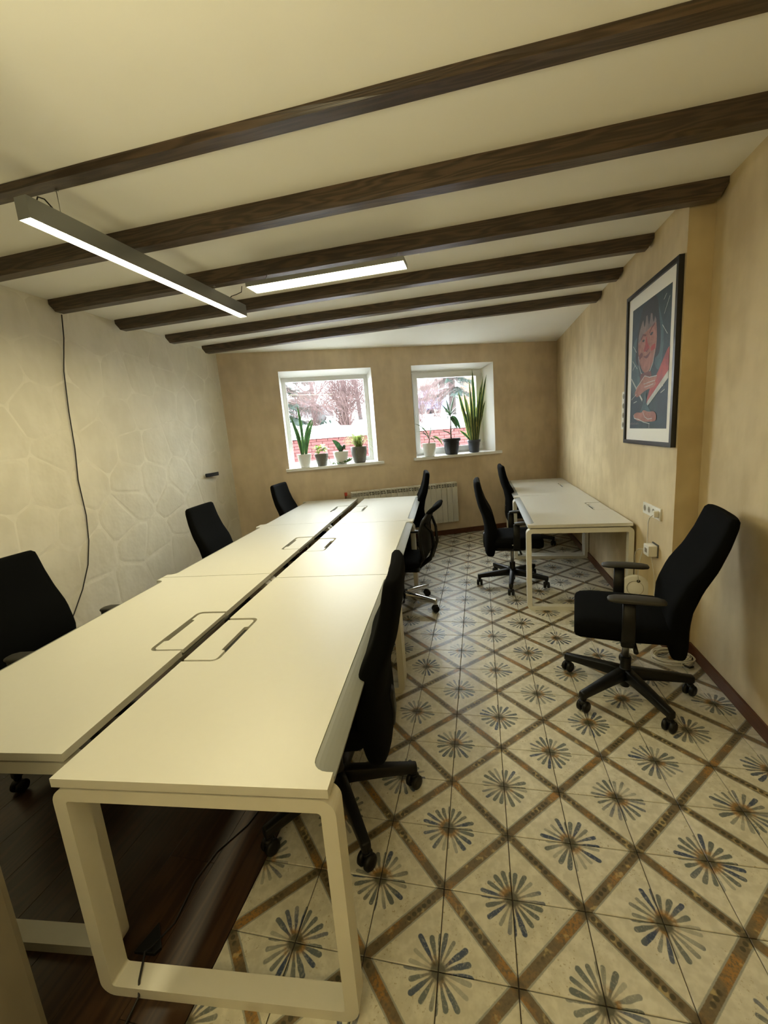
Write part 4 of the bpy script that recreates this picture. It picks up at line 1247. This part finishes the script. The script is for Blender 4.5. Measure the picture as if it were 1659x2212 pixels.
# 4 spider plant
e, h = pot('spider_plant', .0, -.05, [(.078, 0), (.084, .02), (.108, .13), (.112, .20), (.110, .222)], MT['pot_grey'], 'spider plant with thin arching pale leaves in a dark pot, right on the left sill')
for k in range(110):
    a = rp.uniform(0, 2 * PI); L = rp.uniform(.10, .24); z = rp.uniform(.06, .22)
    d = Vector((math.cos(a), math.sin(a) * .55, 0))
    if d.y > 0: d.y *= .35
    b = Vector((rp.uniform(-.04, .04), rp.uniform(-.04, .02), h - .012))
    mb = MB(); blade(mb, b, b + d * L * .45 + Vector((0, 0, z * 1.5)), b + d * L + Vector((0, 0, z * .55)), rp.uniform(.006, .010), Vector((-d.y, d.x, 0)), 7, 'grass', (0, 1), .3, .35)
    mb.build('leaf', [MT['leaf_light'], MT['leaf_stripe']], e, fix=False)
for (c, t_) in (((.10, -.06, .28), (.20, -.05, .26)), ((.12, -.05, .02), (.14, -.06, -.15)), ((.17, -.06, .05), (.21, -.06, -.17)), ((.06, -.09, -.02), (.05, -.11, -.17)), ((-.05, -.11, .03), (-.06, -.12, -.15)), ((.15, -.02, .12), (.24, -.03, -.10)), ((.09, -.09, .0), (.075, -.105, -.216))):
    mb = MB(); blade(mb, (.01, -.02, h - .01), Vector(c) + Vector((0, 0, h)), Vector(t_) + Vector((0, 0, h)), .005, Vector((.4, -.9, 0)), 10, 'grass', (0, 1), .2, .35)
    mb.build('trailing_leaf', [MT['leaf_light'], MT['leaf_stripe']], e, fix=False)
# 5 arching dracaena in a white pot
e, h = pot('dracaena_plant', 1.027, -.045, [(.072, 0), (.078, .02), (.094, .12), (.098, .188)], MT['pot_white'], 'small dracaena with drooping leaves in a white pot, left on the right sill')
MB().tube([(0, 0, h - .015), (.004, 0, h + .03), (.008, 0, h + .065)], [.010, .009, .007], 8).build('stem', MT['stem_brown'], e)
for (c, t_, w_, m_) in (((-.05, 0, .26), (-.21, 0, .29), .011, 0), ((-.05, -.02, .17), (-.16, -.02, .14), .012, 0), ((-.05, -.03, .13), (-.09, -.03, .0), .010, 0), ((.03, 0, .26), (.15, -.01, .235), .012, 0), ((.02, 0, .22), (.07, .01, .27), .010, 0), ((.06, -.03, .14), (.13, -.05, .04), .013, 0), ((.10, -.04, .17), (.19, -.06, -.05), .026, 1), ((.12, -.05, .10), (.24, -.05, .0), .013, 0), ((-.03, 0, .2), (-.10, .01, .22), .010, 0), ((.05, -.02, .10), (.09, -.04, -.01), .009, 0), ((-.06, 0, .20), (-.19, -.01, .17), .009, 0)):
    mb = MB(); blade(mb, (.008, 0, h + .055), Vector(c) + Vector((0, 0, h)), Vector(t_) + Vector((0, 0, h)), w_, Vector((.3, -.9, .3)), 9, 'leaf', (0, 1), .25)
    mb.build('leaf', [MT['leaf_dark'], MT['leaf_mid']] if not m_ else [MT['leaf_mid'], MT['leaf_edge']], e, fix=False)
# 6 tall dracaena in a black pot
e, h = pot('dracaena_plant', 1.365, -.045, [(.085, 0), (.092, .02), (.118, .19), (.119, .192), (.134, .194), (.135, .232)], MT['pot_black'], 'tall dracaena on a bare stem in a wide black pot, middle of the right sill')
MB().tube([(0, 0, h - .015), (-.002, 0, h + .10), (.004, 0, h + .22), (.003, 0, h + .33)], [.012, .010, .008, .007], 10).build('stem', MT['stem_brown'], e)
top = Vector((.003, 0, h + .32))
for (c, t_, w_) in (((.01, 0, .46), (.10, -.0, .66), .016), ((-.04, 0, .40), (-.12, 0, .49), .014), ((-.03, -.01, .45), (-.05, .0, .56), .012), ((.03, 0, .42), (.14, .0, .47), .012), ((-.12, -.02, .42), (-.24, -.02, .22), .013), ((.10, -.03, .38), (.17, -.04, .33), .010), ((.04, 0, .38), (.16, 0, .40), .010), ((-.05, -.03, .36), (-.05, -.04, .24), .013)):
    mb = MB(); blade(mb, top, Vector(c) + Vector((0, 0, h)), Vector(t_) + Vector((0, 0, h)), w_, Vector((.5, -.8, .3)), 9, 'leaf', (0, 0), .25)
    mb.build('leaf', MT['leaf_dark'], e, fix=False)
mb = MB(); blade(mb, top + Vector((0, 0, -.02)), (.06, -.04, h + .32), (.125, -.06, h + .12), .034, Vector((.8, -.5, .2)), 9, 'leaf', (0, 0), .2); mb.build('leaf', MT['leaf_dark'], e, fix=False)
mb = MB(); blade(mb, top + Vector((0, 0, -.02)), (.03, -.05, h + .28), (.075, -.07, h + .13), .026, Vector((.8, -.5, .2)), 9, 'leaf', (0, 0), .2); mb.build('leaf', MT['leaf_dark'], e, fix=False)
for (z, c, t_) in ((.06, (-.04, 0, .09), (-.12, -.01, .125)), (.08, (.02, 0, .12), (.05, 0, .15)), (.05, (-.10, 0, .14), (-.22, -.01, .11))):
    mb = MB(); blade(mb, (0, 0, h + z), Vector(c) + Vector((0, 0, h)), Vector(t_) + Vector((0, 0, h)), .009, Vector((.3, -.9, .3)), 7, 'leaf', (0, 0), .25)
    mb.build('leaf', MT['leaf_dark'], e, fix=False)
# 7 large snake plant
e, h = pot('snake_plant', 1.717, -.050, [(.066, 0), (.072, .02), (.088, .15), (.089, .152), (.098, .154), (.099, .186)], MT['pot_slate'], 'large bushy snake plant with yellow-edged blades in a slate pot, right on the right sill')
tips = [(.02, 1.00, .024), (.24, .92, .020), (.17, .90, .016), (-.22, .70, .026), (-.13, .70, .022), (-.04, .74, .022), (.20, .70, .026), (.20, .55, .022), (-.16, .50, .024), (-.10, .60, .024), (-.02, .58, .026), (.06, .50, .024), (.12, .42, .028), (.15, .36, .022), (-.07, .42, .022), (.03, .34, .036), (-.21, .15, .022), (.10, .62, .018), (-.05, .88, .015), (.14, .78, .018), (.09, .30, .02), (-.03, .26, .02)]
for i, (du, z, w_) in enumerate(tips):
    b = Vector((max(-.055, min(.055, du * .3 + rp.uniform(-.015, .015))), rp.uniform(-.03, .03), h - .014))
    t_ = Vector((du, rp.uniform(-.03, .03), h + z)); c = Vector((b.x * 1.2 + du * .22, b.y, h + z * .55))
    mb = MB(); blade(mb, b, c, t_, w_, Vector((1, rp.uniform(-.7, .7), 0)), 11, 'sword', (0, 1), .25, .34)
    mb.build('leaf', [MT['leaf_dark'], MT['leaf_edge']], e, fix=False)

# ------------------------------------------------------------------ outside
ro = random.Random(11)
MT['snow'] = simple('old_snow', (0.52, 0.53, 0.55), 0.8, var=0.45, scale=1.6, bump=.5, bscale=8, bdist=.05)
MT['pave'] = simple('wet_asphalt', (0.16, 0.16, 0.165), 0.7, var=0.3, scale=3)
MT['brick'] = simple('red_painted_brick', (0.085, 0.019, 0.018), 0.75, var=0.22, scale=14)
MT['brick_joint'] = simple('brick_mortar', (0.075, 0.024, 0.022), 0.9, var=0.2)
MT['cap'] = simple('pale_stone_coping', (0.10, 0.105, 0.115), 0.8, var=0.15, scale=5)
MT['twig'] = simple('reddish_brown_twig', (0.060, 0.032, 0.030), 0.85, var=0.35, scale=3)
MT['bark'] = simple('grey_brown_bark', (0.035, 0.026, 0.023), 0.9, var=0.35, scale=9, stretch=(1, 1, .2))
MT['spruce'] = simple('spruce_needles', (0.020, 0.038, 0.029), 0.7, var=0.4, scale=4)
MT['facade'] = simple('orange_brick_facade', (0.10, 0.047, 0.027), 0.85, var=0.15, scale=3)
MT['facade_pale'] = simple('pale_render_facade', (0.12, 0.11, 0.095), 0.85, var=0.06)
MT['car_blue'] = simple('blue_car_paint', (0.012, 0.018, 0.09), 0.25, var=0.1)
MT['car_grey'] = simple('silver_car_paint', (0.08, 0.085, 0.09), 0.25, metal=.5, var=0.05)
MT['car_glass'] = simple('dark_car_glass', (0.02, 0.025, 0.03), 0.08, var=0.1)
MT['tyre'] = simple('tyre_rubber', (0.012, 0.012, 0.012), 0.8, var=0.2)
MT['fence'] = simple('grey_fence_wood', (0.05, 0.043, 0.036), 0.8, var=0.2)
def out_frame(o):
    o.location = NB * DD; o.rotation_euler = (0, 0, TH)
    return o
# local frame: x = u, y = outwards
yard = MB().box(-9, 16, DEP, 4.22, .62, .72).build('ground_yard', MT['pave']); out_frame(yard); yard['kind'] = 'structure'
bwall = empty('brick_wall', NB * DD, TH)
MB().box(-5, 9, 4.235, 4.50, .72, 1.575).build('wall_core', MT['brick_joint'], bwall)
bl, bh = .250, .065
bm_ = None
for r in range(7):
    z = 1.575 - .0745 * (r + 1) + .004
    for k in range(24):
        u = -1.65 + .262 * k + (.131 if r % 2 else 0)
        if bm_ is None:
            bm_ = MB().box(-bl / 2, bl / 2, -.012, .02, 0, bh).build('brick', MT['brick'], bwall, bevel=.003); b = bm_
        else:
            b = bm_.copy(); lnk(b, bwall)
        b.location = (u, 4.226 + ro.uniform(-.003, .003), z)
cm = None
for k in range(15):
    if cm is None:
        cm = MB().box(-.462, .462, 4.16, 4.56, 1.577, 1.645).build('coping_stone', MT['cap'], bwall, bevel=.008); c = cm
    else: c = cm.copy(); lnk(c, bwall)
    c.location = (-4.4 + .93 * k, 0, 0)
tag(bwall, 'low red brick wall with pale stone coping outside both windows', 'wall')
# snow bank
def terr(u, y):
    z = 1.60 + .55 * (1 - math.exp(-(y - 4.5) / 3.2)) + .036 * max(0, y - 8) + .10 * math.sin(u * 1.1 + 1) * math.exp(-((y - 6.2) ** 2) / 2) + .035 * math.sin(u * 4.3 + y * 2.1) + .03 * math.sin(u * 2.3 - y * 3.7)
    return z
mb = MB(); nu, ny = 130, 60
V = [(-24 + 62 * i / nu, 4.50 + 44 * (j / ny) ** 2.0, 0) for j in range(ny + 1) for i in range(nu + 1)]
V = [(a, b, terr(a, b) + ro.uniform(-.015, .015)) for a, b, c in V]
mb.add(V, [(j * (nu + 1) + i, j * (nu + 1) + i + 1, (j + 1) * (nu + 1) + i + 1, (j + 1) * (nu + 1) + i) for j in range(ny) for i in range(nu)], smooth=True)
g = mb.build('ground_snow', MT['snow'], fix=False); out_frame(g); g['kind'] = 'structure'
# bushes: many thin forked twigs
def twig(mb, p, d, L, r, depth, rng, droop=.0):
    pts = [p]; q = p.copy(); dd_ = d.copy()
    n = 3
    for k in range(n):
        dd_ = (dd_ + Vector((rng.gauss(0, .16), rng.gauss(0, .16), rng.gauss(0.02, .10) - droop))).normalized()
        q = q + dd_ * L / n; pts.append(q)
    mb.tube(pts, [r, r * .8, r * .62, r * .42], 3, cap=False, smooth=False)
    if depth > 0:
        for k in range(rng.randint(2, 4)):
            i = rng.randint(1, 3)
            nd = (dd_ + Vector((rng.gauss(0, .5), rng.gauss(0, .5), rng.gauss(.1, .35)))).normalized()
            twig(mb, pts[i], nd, L * rng.uniform(.45, .75), r * .6, depth - 1, rng, droop)
def bush(u, y, n, L, spread, label, mat, seed, depth=3, r=.011, name='bare_bush'):
    rng = random.Random(seed); mb = MB()
    for k in range(n):
        a = rng.uniform(0, 2 * PI); s_ = abs(rng.gauss(0, spread))
        d = Vector((math.cos(a) * s_, math.sin(a) * s_, 1)).normalized()
        twig(mb, Vector((rng.uniform(-.15, .15), rng.uniform(-.15, .15), -.05)), d, L * rng.uniform(.7, 1.2), r, depth, rng)
    o = mb.build(name, mat, fix=False)
    o.location = NB * (DD + y) + TB * u + Vector((0, 0, terr(u, y))); o.rotation_euler = (0, 0, TH)
    tag(o, label, 'bush', 'bare bushes outside'); return o
bush(.42, 6.0, 170, 1.05, .62, 'reddish bare bush filling the middle of the left window view', MT['twig'], 4, 3, .0085)
bush(-.40, 7.6, 60, 1.2, .5, 'bare bush behind, left of centre in the left window view', MT['twig'], 8, 3, .007)
bush(1.45, 7.6, 60, 1.2, .5, 'bare bush at the right edge of the left window view', MT['twig'], 15, 3, .007)
bush(2.75, 6.8, 60, 1.05, .5, 'brown bare bush at the left of the right window view', MT['twig'], 23, 3, .007)
bush(3.9, 8.6, 50, 1.15, .55, 'brown bare bush under the spruce in the right window view', MT['twig'], 29, 3, .007)
bush(5.6, 8.4, 45, 1.0, .55, 'brown bare bush at the right of the right window view', MT['twig'], 33, 3, .007)
bush(-1.0, 9.5, 45, 1.25, .5, 'bare bush beside the spruce in the left window view', MT['twig'], 41, 3, .008)
def trunk(u, y, pts, r, label):
    mb = MB(); rng = random.Random(int(u * 100) + 7)
    P_ = [Vector(p) for p in pts]
    mb.tube(P_, [r, r * .85, r * .7, r * .5][:len(P_)], 8)
    for k in range(12):
        i = rng.randint(1, len(P_) - 1)
        twig(mb, P_[i].lerp(P_[i - 1], rng.random()), Vector((rng.gauss(0, .8), rng.gauss(0, .8), .8)).normalized(), 1.2, r * .35, 2, rng)
    o = mb.build('bare_tree', MT['bark'], fix=False)
    o.location = NB * (DD + y) + TB * u + Vector((0, 0, terr(u, y) - .03)); o.rotation_euler = (0, 0, TH)
    tag(o, label, 'tree', 'bare trees outside'); return o
trunk(.75, 9.5, [(0, 0, 0), (.05, 0, 1.4), (-.15, .1, 2.8), (-.5, .1, 4.6)], .10, 'bare tree with leaning trunk at the top right of the left window view')
trunk(1.5, 10.8, [(0, 0, 0), (-.1, 0, 1.4), (-.45, 0, 2.9), (-1.0, .1, 4.8)], .09, 'second bare tree leaning left behind the bushes of the left window view')
trunk(-.3, 10.4, [(0, 0, 0), (.0, 0, 1.5), (.1, .1, 3.0), (.12, .1, 5.0)], .08, 'straight bare tree above the middle of the left window view')
# spruces
def spruce(u, y, hgt, rad, z0, label, seed):
    rng = random.Random(seed)
    e = empty('spruce_tree', NB * (DD + y) + TB * u + Vector((0, 0, terr(u, y) - .05)), TH)
    MB().tube([(0, 0, 0), (0, 0, hgt * .5), (0, 0, hgt)], [.14, .09, .015], 8).build('trunk', MT['bark'], e)
    mb = MB()
    nlev = 15
    for k in range(nlev):
        f = k / nlev; z = z0 + (hgt - z0) * f; R_l = rad * (1 - f) ** .85 + .1
        for j in range(9):
            a = 2 * PI * (j + rng.random() * .7) / 9
            d = Vector((math.cos(a), math.sin(a), -.18)).normalized(); L = R_l * rng.uniform(.8, 1.1)
            sd = Vector((-d.y, d.x, 0)).normalized()
            for q in range(16):
                t_ = (q + rng.random()) / 16; p = Vector((0, 0, z)) + d * L * t_ + Vector((0, 0, -.10 * L * math.sin(PI * t_)))
                for s_ in (-1, 1):
                    ln = (.30 * (1 - t_) + .10) * rng.uniform(.7, 1.2)
                    tp = p + sd * s_ * ln * .8 + d * ln * .55 + Vector((0, 0, rng.uniform(-.16, -.02)))
                    wv = Vector((0, 0, .028)) + d * .03
                    mid = (p + tp) / 2 + Vector((0, 0, .02))
                    mb.add([p - wv * .4, p + wv * .4, mid + wv, tp, mid - wv], [(0, 4, 3, 2, 1)])
    o = mb.build('needle_branches', MT['spruce'], e, fix=False); o['kind'] = 'stuff'
    tag(e, label, 'tree', 'spruce trees outside')
    return e
spruce(-1.35, 8.2, 7.0, 1.35, .55, 'green spruce at the left of the left window view', 31)
spruce(4.75, 9.2, 7.5, 1.55, 1.0, 'green spruce in the middle of the right window view', 37)
# cars
def car(u, y, rz, paint_m, label):
    e = empty('parked_car', NB * (DD + y) + TB * u + Vector((0, 0, terr(u, y) - .02)), TH + rz)
    prof = [(-2.05, .30), (-2.05, .72), (-1.85, .88), (-1.15, .95), (-.65, 1.40), (.75, 1.42), (1.35, .98), (2.0, .90), (2.1, .62), (2.1, .30)]
    M_ = Matrix(((1, 0, 0, 0), (0, 0, 1, 0), (0, 1, 0, 0), (0, 0, 0, 1)))
    MB().prism(prof, -.82, .82, M=M_).build('car_body', paint_m, e, bevel=.03)
    gl = [(-1.02, .97), (-.60, 1.35), (.70, 1.37), (1.18, 1.0)]
    MB().prism(gl, -.828, .828, M=M_).build('side_window', MT['car_glass'], e)
    MB().box(-.03, .03, -.832, .832, .97, 1.38).build('door_pillar', paint_m, e)
    for x in (-1.3, 1.35):
        for s_ in (-1, 1):
            MB().lathe([(.0, -.1), (.28, -.1), (.31, -.07), (.31, .07), (.28, .1), (.0, .1)], 20, M=Matrix.Translation((x, s_ * .74, .31)) @ Matrix.Rotation(PI / 2, 4, 'X')).build('wheel', MT['tyre'], e)
    MB().box(2.06, 2.115, -.7, -.4, .66, .80).build('headlight', MT['car_grey'], e); MB().box(2.06, 2.115, .4, .7, .66, .80).build('headlight', MT['car_grey'], e)
    tag(e, label, 'car', 'parked cars outside')
    return e
car(6.6, 19.0, R_(35), MT['car_blue'], 'dark blue parked car behind the bush in the right window view')
car(-1.0, 20.5, R_(-5), MT['car_grey'], 'silver parked car behind the spruce in the left window view')
# building with windows behind the right view
bd = empty('apartment_building', NB * (DD + 27.0) + TB * 12.3 + Vector((0, 0, 1.2)), TH)
MB().box(-.2, 16, 0, 5, 1.0, 12.5).build('facade', MT['facade'], bd)
MB().box(-4.2, -.2, .3, 5, 1.0, 12.5).build('side_wall', MT['facade_pale'], bd)
for x in (-1.5, 2.6, 5.4, 8.2):
    for z in (3.6, 6.4):
        y = .3 if x < 0 else 0
        f = MB(); ring(f, x - .62, x + .62, z, z + 1.55, .09, y - .05, y - .001)
        f.box(x - .03, x + .03, y - .045, y - .001, z + .09, z + 1.46); f.box(x - .53, x + .53, y - .045, y - .001, z + 1.0, z + 1.06)
        w_ = f.build('window', MT['pvc'], bd)
        MB().box(x - .53, x + .53, y - .02, y - .0005, z + .09, z + 1.46).build('pane', MT['car_glass'], w_)
MB().box(-.35, 12, -.12, -.0005, 3.0, 3.22).build('cornice', MT['facade_pale'], bd)
tag(bd, 'orange brick building with pale window frames at the top of the right window view', 'building')
fe = empty('lattice_fence', NB * (DD + 22.0) + TB * 8.3 + Vector((0, 0, .75)), TH)
for k in range(5): MB().box(-.05 + 1.6 * k, .05 + 1.6 * k, -.05, .05, 1.7, 3.45).build('post', MT['fence'], fe)
for s_ in (-1, 1):
    for k in range(26):
        x = .12 + k * .25
        a, b = (x, x + .9) if s_ > 0 else (x + .9, x)
        if max(a, b) > 6.4: continue
        MB().add([(a - .02, s_ * .012 - .006, 2.5), (a + .02, s_ * .012 - .006, 2.5), (b + .02, s_ * .012 - .006, 3.4), (b - .02, s_ * .012 - .006, 3.4), (a - .02, s_ * .012 + .006, 2.5), (a + .02, s_ * .012 + .006, 2.5), (b + .02, s_ * .012 + .006, 3.4), (b - .02, s_ * .012 + .006, 3.4)],
                 [(0, 1, 2, 3), (7, 6, 5, 4), (0, 4, 5, 1), (1, 5, 6, 2), (2, 6, 7, 3), (3, 7, 4, 0)]).build('slat', MT['fence'], fe)
for z in (2.46, 3.38): MB().box(-.05, 6.45, -.03, .03, z, z + .06).build('fence_rail', MT['fence'], fe)
tag(fe, 'wooden lattice fence before the orange building in the right window view', 'fence')
